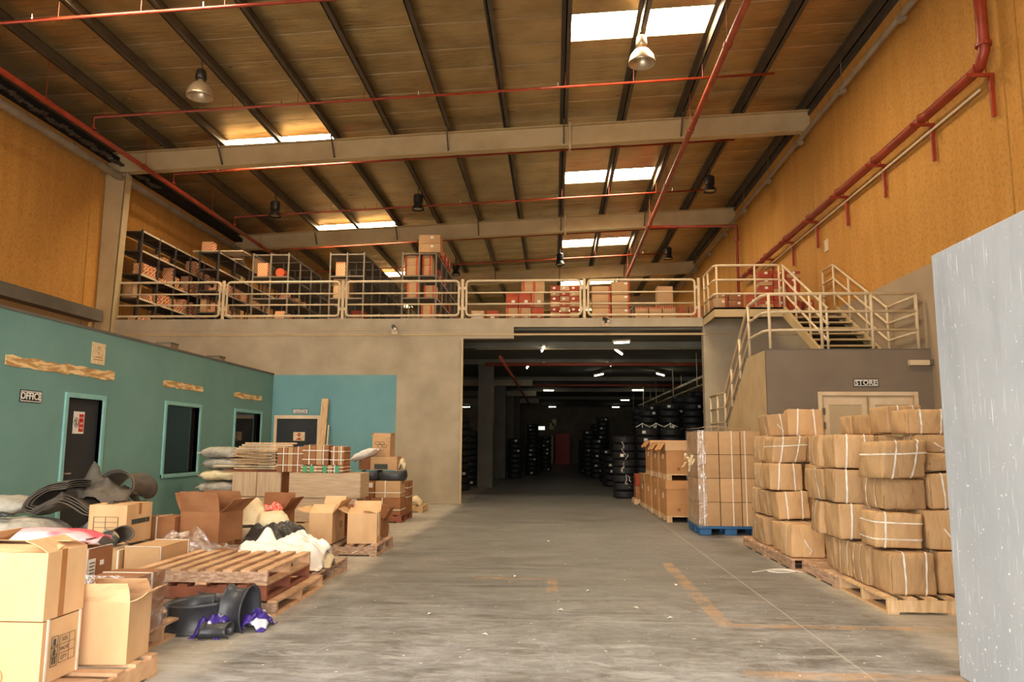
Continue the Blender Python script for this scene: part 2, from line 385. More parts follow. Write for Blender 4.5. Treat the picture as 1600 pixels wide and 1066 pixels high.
def build_ceiling():
    root = empty('ceiling', (0, 0, 9.9), 0, 'sloping foil insulated roof on steel rafters and purlins', 'ceiling', None, 'structure')
    z = lambda x: roofz(x)+.28-9.9
    xs = sorted(set([XL] + [p for p in PUR if XL < p < XR] + [XR+.02]))
    # roof skin: insulation sheets sagging between their seams, open where the skylights are
    ys = []; y = Y0
    edges = sorted(set(sum([[a, b] for _, a, b in SKYL], [])))
    while y < YE:
        ys.append(y); y += 1.05
    ys = sorted([q for q in ys if all(abs(q-e) > .35 for e in edges)] + edges + [YE])
    mb = MB()
    for i in range(len(xs)-1):
        xa, xb = xs[i], xs[i+1]
        for j in range(len(ys)-1):
            ya, yb = ys[j], ys[j+1]; xm, ym = (xa+xb)/2, (ya+yb)/2
            if any(SKYX[k][0] < xm < SKYX[k][1] and a < ym < b for k, a, b in SKYL): continue
            sg = .02 + .03*abs(fbm((xm, ym, 0), .9)); ph = fbm((xm, ym, 3), 2.)*.02
            n = 4 if ya > 5 else 2
            mb.grid(lambda u, v: (xa+(xb-xa)*u, ya+(yb-ya)*v, z(xa+(xb-xa)*u) - sg*math.sin(math.pi*u)**.7*(math.sin(math.pi*v)**.6) + ph*math.sin(6.28*v)*math.sin(math.pi*u)), n, n)
    mb.build('roof_insulation', 'foil', root, smooth=True)['label'] = 'foil faced insulation sheets'
    sm = MB()
    for i in range(len(xs)-1):
        for y in ys[1:-1]:
            xm = (xs[i]+xs[i+1])/2
            if y < 8 or any(SKYX[k][0] < xm < SKYX[k][1] and a-.01 < y < b+.01 for k, a, b in SKYL): continue
            xa, xb = xs[i]+.02, xs[i+1]-.02; o_ = .05*fbm((xm, y, 2), 1.)
            sm.add([(xa,y-.012,z(xa)-.006),(xb,y-.012+o_,z(xb)-.006),(xb,y+.012+o_,z(xb)-.014),(xa,y+.012,z(xa)-.014)], [(0,1,2,3)])
    q = sm.build('seam_tape', 'alu', root); q['kind'] = 'stuff'; q['label'] = 'shiny seams between the foil sheets'
    # weather skin above
    mm = MB()
    cuts = sorted(set([Y0, YE] + edges))
    for xa, xb in ((XL-.3, -9.0), (-9.0, -6.0), (-6.0, .35), (.35, 3.3), (3.3, XR+.3)):
        for j in range(len(cuts)-1):
            ym = (cuts[j]+cuts[j+1])/2
            if any(SKYX[k][0] < (xa+xb)/2 < SKYX[k][1] and a < ym < b for k, a, b in SKYL): continue
            mm.add([(xa,cuts[j],z(xa)+.1),(xb,cuts[j],z(xb)+.1),(xb,cuts[j+1],z(xb)+.1),(xa,cuts[j+1],z(xa)+.1)], [(0,1,2,3)])
    mm.build('roof_sheeting', 'purlin', root)
    for x in PUR:
        b = MB(); zb = roofz(x)-9.9
        b.box(x-.012, x+.012, Y0, YE, zb, zb+.28); b.box(x-.012, x+.1, Y0, YE, zb, zb+.015); b.box(x-.1, x+.012, Y0, YE, zb+.26, zb+.275)
        b.build('purlin', 'purlin', root)
    for k in range(-1, 6):
        y = YB + 8.4*k; b = MB()
        if y < 2: continue
        for a, c, e in ((-.57, -.54, .13), (-.02, 0, .13), (-.55, -.01, .008)):
            vs = [(x, y+d*e, roofz(x)-9.9+q) for x in (XL, XR) for q in (a, c) for d in (-1, 1)]
            b.add(vs, [(0,1,3,2),(4,6,7,5),(0,4,5,1),(2,3,7,6),(0,2,6,4),(1,5,7,3)])
        for x in (.43,):
            b.box(x-.03, x+.03, y-.15, y+.15, roofz(x)-9.9-.68, roofz(x)-9.9+.06)
        r = b.build('rafter', 'steel', root)
        if k >= 0 and k < 4:
            for x in (PUR[2], PUR[4], PUR[6], PUR[8], PUR[10]):
                zz = roofz(x)-9.9
                MB().beam((x, y-.45, zz+.02), (x, y-.02, zz-.52), .035, .035).build('fly_brace', 'purlin', r)
build_ceiling()

for i, (k, a, b) in enumerate(SKYL):
    xa, xb = SKYX[k]
    root = empty('window_%d' % (i+3), ((xa+xb)/2, (a+b)/2, roofz((xa+xb)/2)+.36), 0, 'glowing translucent roof light strip between purlins', 'skylight', 'roof lights', 'structure')
    zz = lambda x: roofz(x)-roofz((xa+xb)/2)
    hx, hy = (xb-xa)/2, (b-a)/2
    MB().add([(-hx,-hy,zz(xa)+.09),(hx,-hy,zz(xb)+.09),(hx,hy,zz(xb)+.09),(-hx,hy,zz(xa)+.09)], [(0,3,2,1)]).build('pane', 'skylight', root)
    fr = MB()
    for (p, q) in (((-hx,-hy),(hx,-hy)),((hx,-hy),(hx,hy)),((hx,hy),(-hx,hy)),((-hx,hy),(-hx,-hy))):
        za, zb2 = zz(p[0]+(xa+xb)/2), zz(q[0]+(xa+xb)/2)
        fr.add([(p[0],p[1],za-.1),(q[0],q[1],zb2-.1),(q[0],q[1],zb2+.1),(p[0],p[1],za+.1)], [(0,1,2,3)])
    fr.build('frame', 'steel', root)

def panel_wall(name, x0, x1, cuts, ztop, mat, label):
    root = empty(name, (0, 0, 0), 0, label, 'wall', None, 'structure')
    for a, b in zip(cuts, cuts[1:]):
        MB().box(x0, x1, a+.022, b-.022, 0, ztop).build('panel', mat, root)
    MB().box(x0+(.03 if x0 > 0 else 0), x1-(0 if x0 > 0 else .03), cuts[0], cuts[-1], 0, ztop).build('joint_filler', 'dark', root)
    return root
wr = panel_wall('wall_right', XR, XR+.2, [Y0, 5.0, 10.85, 11.24, YB, 28.04, 36.44, 44.84, 53.24, YE], 10.5, 'wall_yel_r', 'ochre painted concrete panel wall with a grey lower band')
wl = panel_wall('wall_left', XL-.2, XL, [Y0, 5.0, 11.3, 18.95, 28.04, 36.44, 44.84, 53.24, YE], 9.6, 'wall_yel_l', 'ochre painted panel wall above the office roof')
MB().box(XR-.04, XR, Y0, 45, 10.1, 10.2).build('eaves_flashing', 'shelf', wr)
MB().box(XL, XL+.3, 1, 36, 9.1, 9.24).build('eaves_gutter', 'dark', wl)
lb = MB().box(XL, XL+.34, Y0, 19.3, 4.62, 4.92).build('ledge', 'conc_dark', wl); lb['label'] = 'grey concrete ledge'
# frame column at the head of the mezzanine
cb = MB()
for dy in (-.13, .11):
    cb.add([(-12.18,YB+dy,ZM-4.7),(-11.86,YB+dy,ZM-4.7),(-11.62,YB+dy,8.75),(-12.18,YB+dy,8.75),(-12.18,YB+dy+.02,ZM-4.7),(-11.86,YB+dy+.02,ZM-4.7),(-11.62,YB+dy+.02,8.75),(-12.18,YB+dy+.02,8.75)],
           [(0,1,2,3),(7,6,5,4),(0,4,5,1),(1,5,6,2),(2,6,7,3),(3,7,4,0)])
cb.add([(-11.88,YB-.13,0),(-11.84,YB-.13,0),(-11.60,YB-.13,8.75),(-11.64,YB-.13,8.75),(-11.88,YB+.13,0),(-11.84,YB+.13,0),(-11.60,YB+.13,8.75),(-11.64,YB+.13,8.75)],
       [(0,1,2,3),(7,6,5,4),(0,4,5,1),(1,5,6,2),(2,6,7,3),(3,7,4,0)])
cb.build('column', 'steel', wl)
for y in (28.04, 36.44, 44.84): MB().box(XL, XL+.35, y-.13, y+.13, ZM, 8.85).build('column', 'steel', wl)
for y in (28.04, 36.44, 44.84): MB().box(XR-.02, XR, y-.06, y+.06, ZM, 9.6).build('column', 'steel', wr)

wb = struct(MB().box(XL-.2, XR+.2, YE, YE+.2, 0, 10.6).build('wall_back', 'conc_dark'), 'grey end wall far behind the racks and tyre stacks', 'wall')
# entrance wall behind the camera, with its wide roller door opening
wf = empty('wall_front', (0, Y0, 0), 0, 'entrance wall pierced by a wide roller door opening', 'wall', None, 'structure')
MB().box(XL-.2, -8.3, -.2, 0, 0, 10.6).build('pier', 'conc_wall', wf)
MB().box(2.7, XR+.2, -.2, 0, 0, 10.6).build('pier', 'conc_wall', wf)
MB().box(-8.3, 2.7, -.2, 0, 5.2, 10.6).build('lintel', 'conc_wall', wf)
gp = struct(MB().box(2.655, 2.9, Y0+.01, 5.44, 0, 2.83).build('wall_partition', 'grey_panel', bevel=.008), 'scratched light grey partition wall beside the entrance', 'wall')

# mezzanine front: wall, teal painted part, spandrels, slab
wm = empty('wall_mezzanine', (0, YB, 0), 0, 'stained beige concrete wall carrying the mezzanine', 'wall', None, 'structure')
MB().box(XL, -2.38, 0, .25, 0, ZM).build('wall_panel', 'conc_wall', wm)
MB().box(-2.38, -1.04, 0, .25, 4.2, ZM).build('lintel', 'conc_wall', wm)
MB().box(-1.04, 3.80, 0, .25, 4.5, ZM).build('lintel', 'conc_wall', wm)
MB().box(3.80, XR, 0, .25, 0, ZM).build('wall_panel', 'conc_wall', wm)
MB().box(XO, -4.07, -.015, 0, 0, 3.25).build('painted_area', 'teal_b', wm)['label'] = 'teal painted wall area'
eg = MB().beam((-2.37, -.02, 0), (-2.37, -.02, 4.2), .05, .05); eg.beam((-2.37, -.02, 4.2), (3.8, -.02, 4.47), .001, .001)
eg.build('corner_guard', 'steel', wm)
MB().box(XL, XR, -.012, 0, 4.28, 4.33).box(XL, -2.4, -.008, 0, 4.42, 4.43).build('shutter_line', 'conc_side', wm)
sl = empty('floor_mezzanine', (0, YB, 4.45), 0, 'concrete mezzanine slab over the tyre store', 'floor', None, 'structure')
MB().box(XL, XR, .25, YE-YB, .0, ZM-4.45).build('slab', 'slab', sl)
for y in (2.6, 7.2, 14.3, 21.4, 28.5): MB().box(XL, XR, y, y+.35, -.18, 0).build('soffit_beam', 'slab', sl)
for y in (14.1, 21.2, 28.3): MB().box(-9, -.95, y-.05, y+.3, -.42, -.15).build('cap_beam', 'conc_wall', sl)
for y in (26.85, 33.8, 40.8, 47.8, 54.8):
    b = MB().box(-.26, .26, 0, .5, 0, 4.44); struct(b.build('column', 'conc_dark'), 'square grey concrete column in the dark tyre store', 'column').location = (-2.4, y, 0)
    COL.objects[-1]['group'] = 'concrete columns of the tyre store'

# office box
wo = empty('wall_office', (XO, 0, 0), 0, 'teal painted office partition with a dark coping', 'wall', None, 'structure')
# openings: door 11.16-12.12, window A 14.25-15.45, window B 17.35-18.85
DOOR = (11.19, 12.09, 0, 2.16); WA = (14.16, 15.52, .90, 2.20); WB = (17.32, 18.86, .90, 2.20)
def wall_with_holes(y0, y1, z1, holes):
    b = MB(); y = y0
    for (a, c, lo, hi) in holes:
        b.box(-.12, 0, y, a, 0, z1)
        if lo > 0: b.box(-.12, 0, a, c, 0, lo)
        b.box(-.12, 0, a, c, hi, z1); y = c
    return b.box(-.12, 0, y, y1, 0, z1)
wall_with_holes(Y0+.02, YB-.02, 3.25, [DOOR, WA, WB]).build('partition', 'teal', wo)
MB().box(-.16, .02, Y0+.02, YB-.02, 3.25, 3.29).build('coping', 'conc_dark', wo)
MB().box(-4.85, -.12, Y0+.02, YB-.02, 3.1, 3.18).build('office_roof', 'conc_dark', wo)
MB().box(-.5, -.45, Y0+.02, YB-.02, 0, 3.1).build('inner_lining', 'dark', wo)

def framed(name, hole, fw, label, cat, glass):
    a, c, lo, hi = hole
    root = empty(name, (XO, (a+c)/2, lo), 0, label, cat, None, 'structure')
    h = (c-a)/2; H = hi-lo; f = MB()
    f.box(-.12, .03, -h-fw, -h, (0 if lo == 0 else -fw), H+fw); f.box(-.12, .03, h, h+fw, (0 if lo == 0 else -fw), H+fw); f.box(-.12, .03, -h, h, H, H+fw)
    if lo > 0: f.box(-.12, .045, -h-fw, h+fw, -fw, 0)
    f.build('frame', 'teal_trim', root, bevel=.006)
    if glass: MB().box(-.09, -.08, -h, h, 0, H).build('pane', 'glass', root)
    return root, h, H
d1, h, H = framed('door_1', DOOR, .075, 'charcoal office door in a teal frame with a red and white notice', 'door', False)
dl = MB().box(-.10, -.055, -h+.005, h-.005, .01, H-.005).build('leaf', 'door_dark', d1)
MB().tube([(-.055,-h+.09,1.02),(-.0,-h+.09,1.02),(-.0,-h+.21,1.02)], .012, 8).box(-.055, -.045, -h+.06, -h+.12, .95, 1.1).build('handle', 'chrome', dl)
framed('window_1', WA, .07, 'dark glazed office window in a teal frame', 'window', True)
framed('window_2', WB, .07, 'dark glazed office window close to the entrance corner', 'window', True)

# entrance door in the teal wall
d2 = empty('door_2', (-6.62, YB-.02, 0), 0, 'charcoal door in a pale wooden frame below an entrance plate', 'door', None, 'structure')
f = MB(); f.box(-.61, -.53, -.05, 0, 0, 2.2).box(.53, .61, -.05, 0, 0, 2.2).box(-.53, .53, -.05, 0, 2.11, 2.2); f.build('frame', 'frame_beige', d2, bevel=.006)
MB().box(-.53, .53, -.02, -.0, .01, 2.11).build('leaf', 'door_dark', d2)
# far door of the tyre store
d4 = empty('door_4', (-.62, YE-.03, 0), 0, 'pale cream door at the far end of the tyre store', 'door', None, 'structure')
MB().box(-.45, .45, -.04, 0, 0, 2.1).build('leaf', 'door_beige', d4); MB().box(-.52, -.45, -.05, 0, 0, 2.16).box(.45, .52, -.05, 0, 0, 2.16).box(-.45, .45, -.05, 0, 2.1, 2.16).build('frame', 'frame_beige', d4)

# store room, stair flank, lower landing
ws = empty('wall_store', (0, 14.0, 0), 0, 'grey brown store room block below the stair landing', 'wall', None, 'structure')
SD = (4.70, 6.44, 0, 2.45)
b = MB(); b.box(3.81, SD[0], 0, .15, 0, 3.2); b.box(SD[1], XR, 0, .15, 0, 3.2); b.box(SD[0], SD[1], 0, .15, 2.45, 3.2); b.build('front', 'store', ws)
MB().box(3.80, XR-.005, .0, .2, 3.2, 3.225).build('coping', 'conc_dark', ws)
MB().box(3.80, 3.81, 0, 5.63, 0, 1.6).add([(3.80,0,1.6),(3.80,0,3.2),(3.80,1.3,3.2),(3.80,3.62,1.6)], [(0,1,2,3)]).build('stair_flank', 'conc_side', ws)
MB().box(4.85, XR, .15, 5.63, 2.95, 3.18).box(3.81, 4.85, .15, 1.3, 3.0, 3.19).build('landing_floor', 'conc_dark', ws)
MB().box(4.85, 4.95, 1.3, 5.63, 0, 2.95).build('inner_wall', 'store', ws)
MB().box(3.81, 4.85, 3.62, 5.63, 0, 1.6).build('lower_landing', 'conc_dark', ws)
d3 = empty('door_3', ((SD[0]+SD[1])/2, 14.0, 0), 0, 'beige metal double door of the store room', 'door', None, 'structure')
hw = (SD[1]-SD[0])/2
f = MB(); f.box(-hw, -hw+.07, -.03, .1, 0, 2.45).box(hw-.07, hw, -.03, .1, 0, 2.45).box(-hw+.07, hw-.07, -.03, .1, 2.38, 2.45); f.build('frame', 'frame_beige', d3, bevel=.005)
for s in (-1, 1):
    a, c = (-hw+.075, -.006) if s < 0 else (.006, hw-.075)
    lf = MB().box(a, c, .0, .04, .01, 2.375).build('leaf', 'door_beige', d3)
    MB().box(a+.03, a+.11, -.012, 0, .05, 2.34).box(c-.11, c-.03, -.012, 0, .05, 2.34).box(a+.11, c-.11, -.012, 0, 2.22, 2.34).build('stile', 'frame_beige', lf)
    for zz in (2.1, 1.85, .4): MB().box((a-.02 if s < 0 else c-.03), (a+.03 if s < 0 else c+.02), -.045, -.012, zz-.06, zz+.06).build('hinge', 'chrome' if s > 0 else 'conc_dark', lf)

# ------------------------------------------------------------------ railings
def rrect(x0, x1, z0, z1, y, r=.09, n=5):
    pts = []
    for cx, cz, a0 in ((x1-r, z1-r, 0), (x0+r, z1-r, 90), (x0+r, z0+r, 180), (x1-r, z0+r, 270)):
        for k in range(n+1):
            a = R(a0+90*k/n); pts.append((cx+r*math.cos(a), y, cz+r*math.sin(a)))
    return pts
POSTS = [-12.02, -8.83, -5.59, -2.40, .79, 3.74]
lab = ['where it meets the tall column', 'in front of the low boarded rack', 'in front of the rack topped by cartons', 'in front of orange taped cartons', 'in front of the open topped cartons']
for i, (a, b) in enumerate(zip(POSTS, POSTS[1:])):
    root = empty('gate_railing', (a, YB+.12, ZM), 0, 'cream tubular gate railing on the mezzanine edge ' + lab[i], 'railing', 'mezzanine edge railings')
    wd = b-a
    MB().tube(rrect(.10, wd-.10, .10, 1.02, 0), .03, 8, closed=True).build('gate_frame', 'rail', root, smooth=True)
    for z in (.40, .70): MB().tube([(.10, 0, z), (wd-.10, 0, z)], .022, 8).build('bar', 'rail', root, smooth=True)
    for z in (.28, .82):
        MB().box(.03, .085, -.02, .02, z-.04, z+.04).build('hinge_plate', 'rail', root); MB().box(wd-.085, wd-.045, -.02, .02, z-.04, z+.04).build('hinge_plate', 'rail', root)
    for x in ((0, wd) if i == 4 else (0,)): MB().lathe([(0, 1.06), (.035, 1.06), (.04, 1.04), (.04, .02), (.07, .02), (.07, 0), (0, 0)], (x, 0, 0), n=12).build('post', 'rail', root)

# platform at the stair head
pf = empty('stair_platform', (3.8, 18.2, ZM), 0, 'beige steel platform bridging from the mezzanine edge to the upper stair flight', 'platform')
MB().box(0, 1.6, 0, 1.42, -.04, 0).build('deck', 'conc_dark', pf)
MB().box(0, .03, 0, 1.42, -.22, .0).box(.03, 1.6, 0, .03, -.22, 0).box(.03, 1.6, .03, .08, -.22, -.2).build('edge_channel', 'steel', pf)
ph = empty('railing', (.03, .04, 0)); ph.parent = pf; ph['label'] = 'cream pipe railing with three rails'
for z in (.34, .68, 1.03):
    MB().tube([(0, 1.3, z), (0, .12, z), (.03, .03, z), (.12, 0, z), (1.4, 0, z), (1.52, 0, z)], .024 if z < 1 else .028, 8).build('rail', 'rail', ph, smooth=True)
for x, y in ((0, 1.25), (0, .75), (.06, .03), (.95, 0), (1.52, 0)): MB().tube([(x, y, 0), (x, y, 1.03)], .024, 8).build('post', 'rail', ph, smooth=True)

# upper flight: from the store roof up to the mezzanine
st = empty('stair_flight', (5.42, 15.5, 3.2), 0, 'beige steel stair flight with open risers climbing to the mezzanine', 'stairs')
for s, x in ((0, 0), (1, 1.2)):
    MB().add([(x-.03,-.1,0),(x+.03,-.1,0),(x+.03,.22,0),(x-.03,.22,0),(x-.03,2.62,1.53),(x+.03,2.62,1.53),(x+.03,2.7,1.3),(x-.03,2.7,1.3)], [(0,3,2,1),(0,1,5,4),(3,7,6,2),(4,5,6,7),(0,4,7,3),(1,2,6,5)]).build('stringer', 'steel', st)
for k in range(8): MB().box(.03, 1.17, .12+.31*k, .40+.31*k, .14+.17*k, .175+.17*k).build('tread', 'steel', st)
MB().add([(.03,.45,.1),(1.17,.45,.1),(1.17,2.68,1.3),(.03,2.68,1.3)], [(0,1,2,3)]).build('soffit_plate', 'dark', st)
for s, x in ((0, 5.44), (1, 6.62)):
    hr = empty('railing', (x-5.42, 0, 0)); hr.parent = st; hr['label'] = 'cream pipe railing sloping with the flight'
    for z in (.36, .70, 1.03):
        pts = [(0, -.05, z), (0, 2.74, z+1.53), (0, 3.5, z+1.53)] if s else [(0, -.1, z-.02), (0, 2.74, z+1.53)]
        if s: pts = [(0, -1.3, z)] + pts
        MB().tube(pts, .026, 8).build('rail', 'rail', hr, smooth=True)
    for y in ((-.05, .95, 1.85, 2.7) if s == 0 else (-1.25, -.05, .95, 1.85, 2.74, 3.45)):
        zb = max(0, min(1.53, y*.56)); MB().tube([(0, y, zb), (0, y, zb+1.03)], .026, 8).build('post', 'rail', hr, smooth=True)
# landing railing along the store front and down the lower flight
lr = empty('landing_railing', (3.86, 14.1, 3.22), 0, 'cream pipe railing along the landing edge and down the lower stair flight', 'railing')
for z in (.36, .70, 1.03):
    MB().tube([(2.74, 0, z), (.2, 0, z), (.06, .04, z), (0, .2, z), (0, 1.2, z), (0, 3.5, z-1.58), (0, 5.1, z-1.58)], .026 if z < 1 else .03, 8).build('rail', 'rail', lr, smooth=True)
for (x, y, zb) in ((2.7, 0, 0), (1.9, 0, 0), (1.0, 0, 0), (.08, .03, 0), (0, 1.2, 0), (0, 2.0, -.55), (0, 2.8, -1.1), (0, 3.5, -1.58), (0, 4.3, -1.62), (0, 5.1, -1.62)):
    MB().tube([(x, y, zb), (x, y, (1.03 if y < 1.3 else max(-.55, 1.03-(y-1.2)*.687)))], .028, 8).build('post', 'rail', lr, smooth=True)
lf = empty('lower_stair_flight', (3.82, 15.3, 1.6), 0, 'concrete lower stair flight behind the sloping flank wall', 'stairs', None, 'structure')
for k in range(9): MB().box(0, 1.02, .0, 2.32-.258*k, .178*k-.0, .178*(k+1)).build('step', 'conc_dark', lf)

# ------------------------------------------------------------------ pipes
def pipe_thing(name, label, pts, r, mat, cat='pipe', group=None, hang=None):
    root = empty(name, pts[0], 0, label, cat, group)
    o = Vector(pts[0]); P = [Vector(p)-o for p in pts]
    MB().tube(P, r, 10).build('pipe_run', mat, root, smooth=True)
    return root, P
# fire main high along the office side wall
r, P = pipe_thing('fire_main_pipe', 'red fire main running under the roof along the ochre side wall', [(-10.75, Y0, 8.66), (-10.75, 44, 8.66)], .06, 'red_pipe')
for y in range(4, 44, 4): MB().tube([(0, y+.1, 0), (0, y+.1, 1.03)], .008, 6).build('hanger', 'red_pipe', r); MB().tube([(0, y, 0), (0, y+.12, 0)], .075, 10).build('coupling', 'red_pipe', r)
r, P = pipe_thing('fire_main_pipe', 'long red pipe running the length of the hall below the rafters', [(3.3, Y0, 9.02), (3.3, 42, 9.02)], .065, 'red_pipe_dull')
for y in range(3, 43, 4): MB().tube([(0, y+.1, 0), (0, y+.1, 1.0)], .008, 6).build('hanger', 'red_pipe_dull', r); MB().tube([(0, y, 0), (0, y+.14, 0)], .085, 10).build('coupling', 'red_pipe_dull', r)
near = ['crossing in front of the first roof lights', 'crossing below the roof lights before the mezzanine', 'crossing just behind the first rafter', 'crossing above the racks', 'crossing behind the second rafter', 'crossing far back above the racks', 'crossing behind the third rafter']
for i, y in enumerate((12.6, 16.6, 20.4, 24.6, 29.0, 33.0, 37.4)):
    zr = lambda x: roofz(x)-.36
    r, P = pipe_thing('sprinkler_branch_pipe', 'thin red sprinkler branch pipe ' + near[i], [(-10.75, y, 8.74), (-10.75, y, zr(-10.75)), (4.95, y, zr(4.95))], .028, 'red_pipe', group='sprinkler branch pipes')
    for x in PUR[1:11]: MB().tube([(x+10.75, 0, zr(x)-8.74), (x+10.75, 0, zr(x)-8.74+.34)], .006, 5).build('hanger', 'red_pipe', r)
    for x in (-9.5, -6.3, -3.1, .1, 3.9): MB().tube([(x+10.75, 0, zr(x)-8.74), (x+10.75, 0, zr(x)-8.74+.12)], .014, 6).build('sprinkler_head', 'chrome', r)
    MB().tube([(0, 0, .0), (0, 0, .06)], .05, 8).build('tee', 'red_pipe', r)
# red pipe on brackets along the ochre wall
r, P = pipe_thing('hydrant_pipe', 'thick red pipe on brackets running along the ochre wall and rising to the roof', [(6.5, 11.3, 9.3), (6.5, 11.3, 7.42), (6.5, 11.42, 7.26), (6.5, 11.6, 7.22), (6.5, 26.6, 7.22)], .085, 'red_pipe')
for y in (11.45, 13.3, 15.3, 17.3, 19.3, 21.3, 23.3, 25.3):
    MB().box(-.22, .2, y-11.3-.025, y-11.3+.025, -2.21, -2.16).box(.13, .19, y-11.3-.025, y-11.3+.025, -2.85, -2.21).tube([(-.1, y-11.3, -2.16), (-.09, y-11.3, -2.02), (0, y-11.3, -1.97), (.09, y-11.3, -2.02), (.1, y-11.3, -2.16)], .01, 6).build('bracket', 'red_pipe', r)
for z in (-1.8,): MB().tube([(0, 0, z), (0, 0, z+.06)], .115, 12).build('flange', 'red_pipe', r)
MB().tube([(.13, .4, -2.3), (.13, 15.2, -2.3)], .02, 8).build('conduit', 'rail', r, smooth=True)
r, P = pipe_thing('riser_pipe', 'red riser pipe dropping down the wall at the second rafter with a cross feed', [(3.3, 27.2, 9.3), (6.55, 27.2, 9.3), (6.55, 27.2, ZM+.02)], .06, 'red_pipe')
MB().tube([(3.25, 0, -.55), (3.25, 0, -.45)], .09, 10).build('flange', 'red_pipe', r)
# drain pipes
r, P = pipe_thing('drain_pipe', 'grey drain pipe hung below the eaves of the ochre side wall over the office', [(-11.74, Y0, 8.62), (-11.74, 44, 8.62)], .095, 'grey_pipe')
for y in (9, 11, 13, 15, 18.6, 20.5, 24, 28): MB().tube([(-.46, y, .05), (-.12, y, .05), (0, y, .12), (.12, y, .05), (.12, y, -.05), (0, y, -.12), (-.12, y, -.04)], .012, 6).build('clip', 'grey_pipe', r)
r, P = pipe_thing('drain_pipe', 'brown drain pipe hung below the eaves along the wall with the red hydrant pipe', [(6.5, Y0, 9.42), (6.5, 44, 9.62)], .06, 'grey_pipe')
for y in range(6, 40, 3): MB().tube([(0, y, 0), (0, y, .72)], .008, 5).tube([(0, y-.05, 0), (0, y+.05, 0)], .08, 10).build('hanger', 'grey_pipe', r)
bt = MB()
for k in range(90):
    y = 10+k*.13; bt.cbox((-11.82+.04*fbm((k, 1, 2), .7), y, 9.02+.06*fbm((k, 5, 1), .6)), (.12, .1, .05), Euler((fbm((k, 2, 2), .9), fbm((k, 3, 2), .9), fbm((k, 4, 2), .9))))
bt.build('torn_insulation', 'shelf', wl)['kind'] = 'stuff'

# ------------------------------------------------------------------ high bay lamps
def bell_lamp(name, label, loc, dz):
    root = empty(name, loc, 0, label, 'lamp', 'bell shaped high bay lamps')
    MB().tube([(0, 0, .62), (.03, 0, .66), (0, 0, .70), (0, 0, dz)], .01, 6).build('hook', 'lamp_black', root)
    MB().lathe([(0, .62), (.06, .62), (.1, .58), (.12, .42), (.1, .38), (0, .38)], n=16).build('housing', 'lamp_black' if name == 'high_bay_lamp' else 'alu', root, smooth=True)
    MB().lathe([(.06, .38), (.08, .34), (.16, .28), (.24, .17), (.275, .04), (.28, .0), (.27, .0), (.235, .165), (.155, .27), (.07, .33)], n=28).build('reflector', 'alu', root, smooth=True)
    MB().lathe([(0, .30), (.045, .28), (.05, .16), (.03, .1), (0, .09)], n=12).build('bulb', 'white', root, smooth=True)
    return root
bell_lamp('high_bay_lamp', 'unlit bell reflector lamp with black ballast hanging over the office side', (PUR[3], 15.0, 8.72), .85)
bell_lamp('high_bay_lamp_pale', 'unlit bell reflector lamp hanging below the large roof light', (PUR[9], 15.0, 9.25), .75)
small = [((PUR[2], 23.6), 'above the low boarded rack'), ((PUR[5], 23.75), 'between the two roof light rows'), ((PUR[11], 23.6), 'beside the ochre wall over the platform'), ((PUR[11], 32.5), 'beyond the red cross feed by the ochre wall'), ((PUR[8], 32.5), 'under the third roof light of its row'), ((PUR[5], 33.4), 'behind the rack topped by cartons'), ((PUR[7], 40.5), 'far back over the racks')]
for (x, y), where in small:
    zb = roofz(x)-.75
    root = empty('high_bay_lamp', (x, y, zb), 0, 'small black high bay lamp ' + where, 'lamp', 'small black high bay lamps')
    MB().tube([(0, 0, .5), (0, 0, .748)], .012, 6).build('hook', 'lamp_black', root)
    MB().lathe([(0, .5), (.12, .5), (.15, .47), (.15, .22), (.1, .19), (0, .19)], n=14).build('housing', 'lamp_black', root, smooth=False)
    MB().lathe([(.1, .2), (.14, .16), (.2, .02), (.205, 0), (.195, 0), (.13, .14), (.09, .16)], n=20).build('reflector', 'lamp_black', root, smooth=True)
    MB().lathe([(0, .03), (.15, .03), (.15, .05), (0, .05)], n=14).build('lens', 'alu', root)

# ------------------------------------------------------------------ signs and notices
def plate(name, label, loc, w, h, rot, mat, cat='sign', border=None):
    root = empty(name, loc, 0, label, cat); root.rotation_euler = rot
    MB().box(-w/2, w/2, -h/2, h/2, 0, .008).build('plate', mat, root)
    if border:
        e = .012; b = MB()
        for a in ((-w/2+e, w/2-e, h/2-2*e, h/2-e), (-w/2+e, w/2-e, -h/2+e, -h/2+2*e), (-w/2+e, -w/2+2*e, -h/2+2*e, h/2-2*e), (w/2-2*e, w/2-e, -h/2+2*e, h/2-2*e)):
            b.box(a[0], a[1], a[2], a[3], .008, .0095)
        b.build('border', border, root)
    return root
s = plate('office_sign', 'black office sign with white letters on the teal wall', (XO+.002, 10.36, 2.12), .44, .17, EAST, 'black_sign', border='white')
text('OFFICE', .135, (0, 0, .01), (0, 0, 0), 'white', s, bold=.003)
s = plate('entrance_sign', 'black entrance sign with white letters above the pale framed door', (-6.56, YB-.017, 2.30), .40, .13, FRONT, 'black_sign', border='white')
text('ENTRANCE', .094, (0, 0, .01), (0, 0, 0), 'white', s, bold=.004, stretch=.78)
s = plate('store_sign', 'black store sign with white letters above the beige double door', (5.55, 13.998, 2.61), .44, .14, FRONT, 'black_sign', border='white')
text('STORE', .12, (0, 0, .01), (0, 0, 0), 'white', s, bold=.003, stretch=1.05)
s = plate('door_notice', 'red and white staff notice on the charcoal office door', (XO-.053, 11.58, 1.79), .27, .34, EAST, 'white', 'notice')
MB().box(-.0, .12, -.14, .13, .008, .009).build('red_field', 'red_sign', s)
for body, y, sz in (('NOTICE', .075, .038), ('Staff', -.01, .055), ('Only', -.08, .055)): text(body, sz, (.06, y, .0095), (0, 0, 0), 'white', s, depth=.0005, stretch=.8)
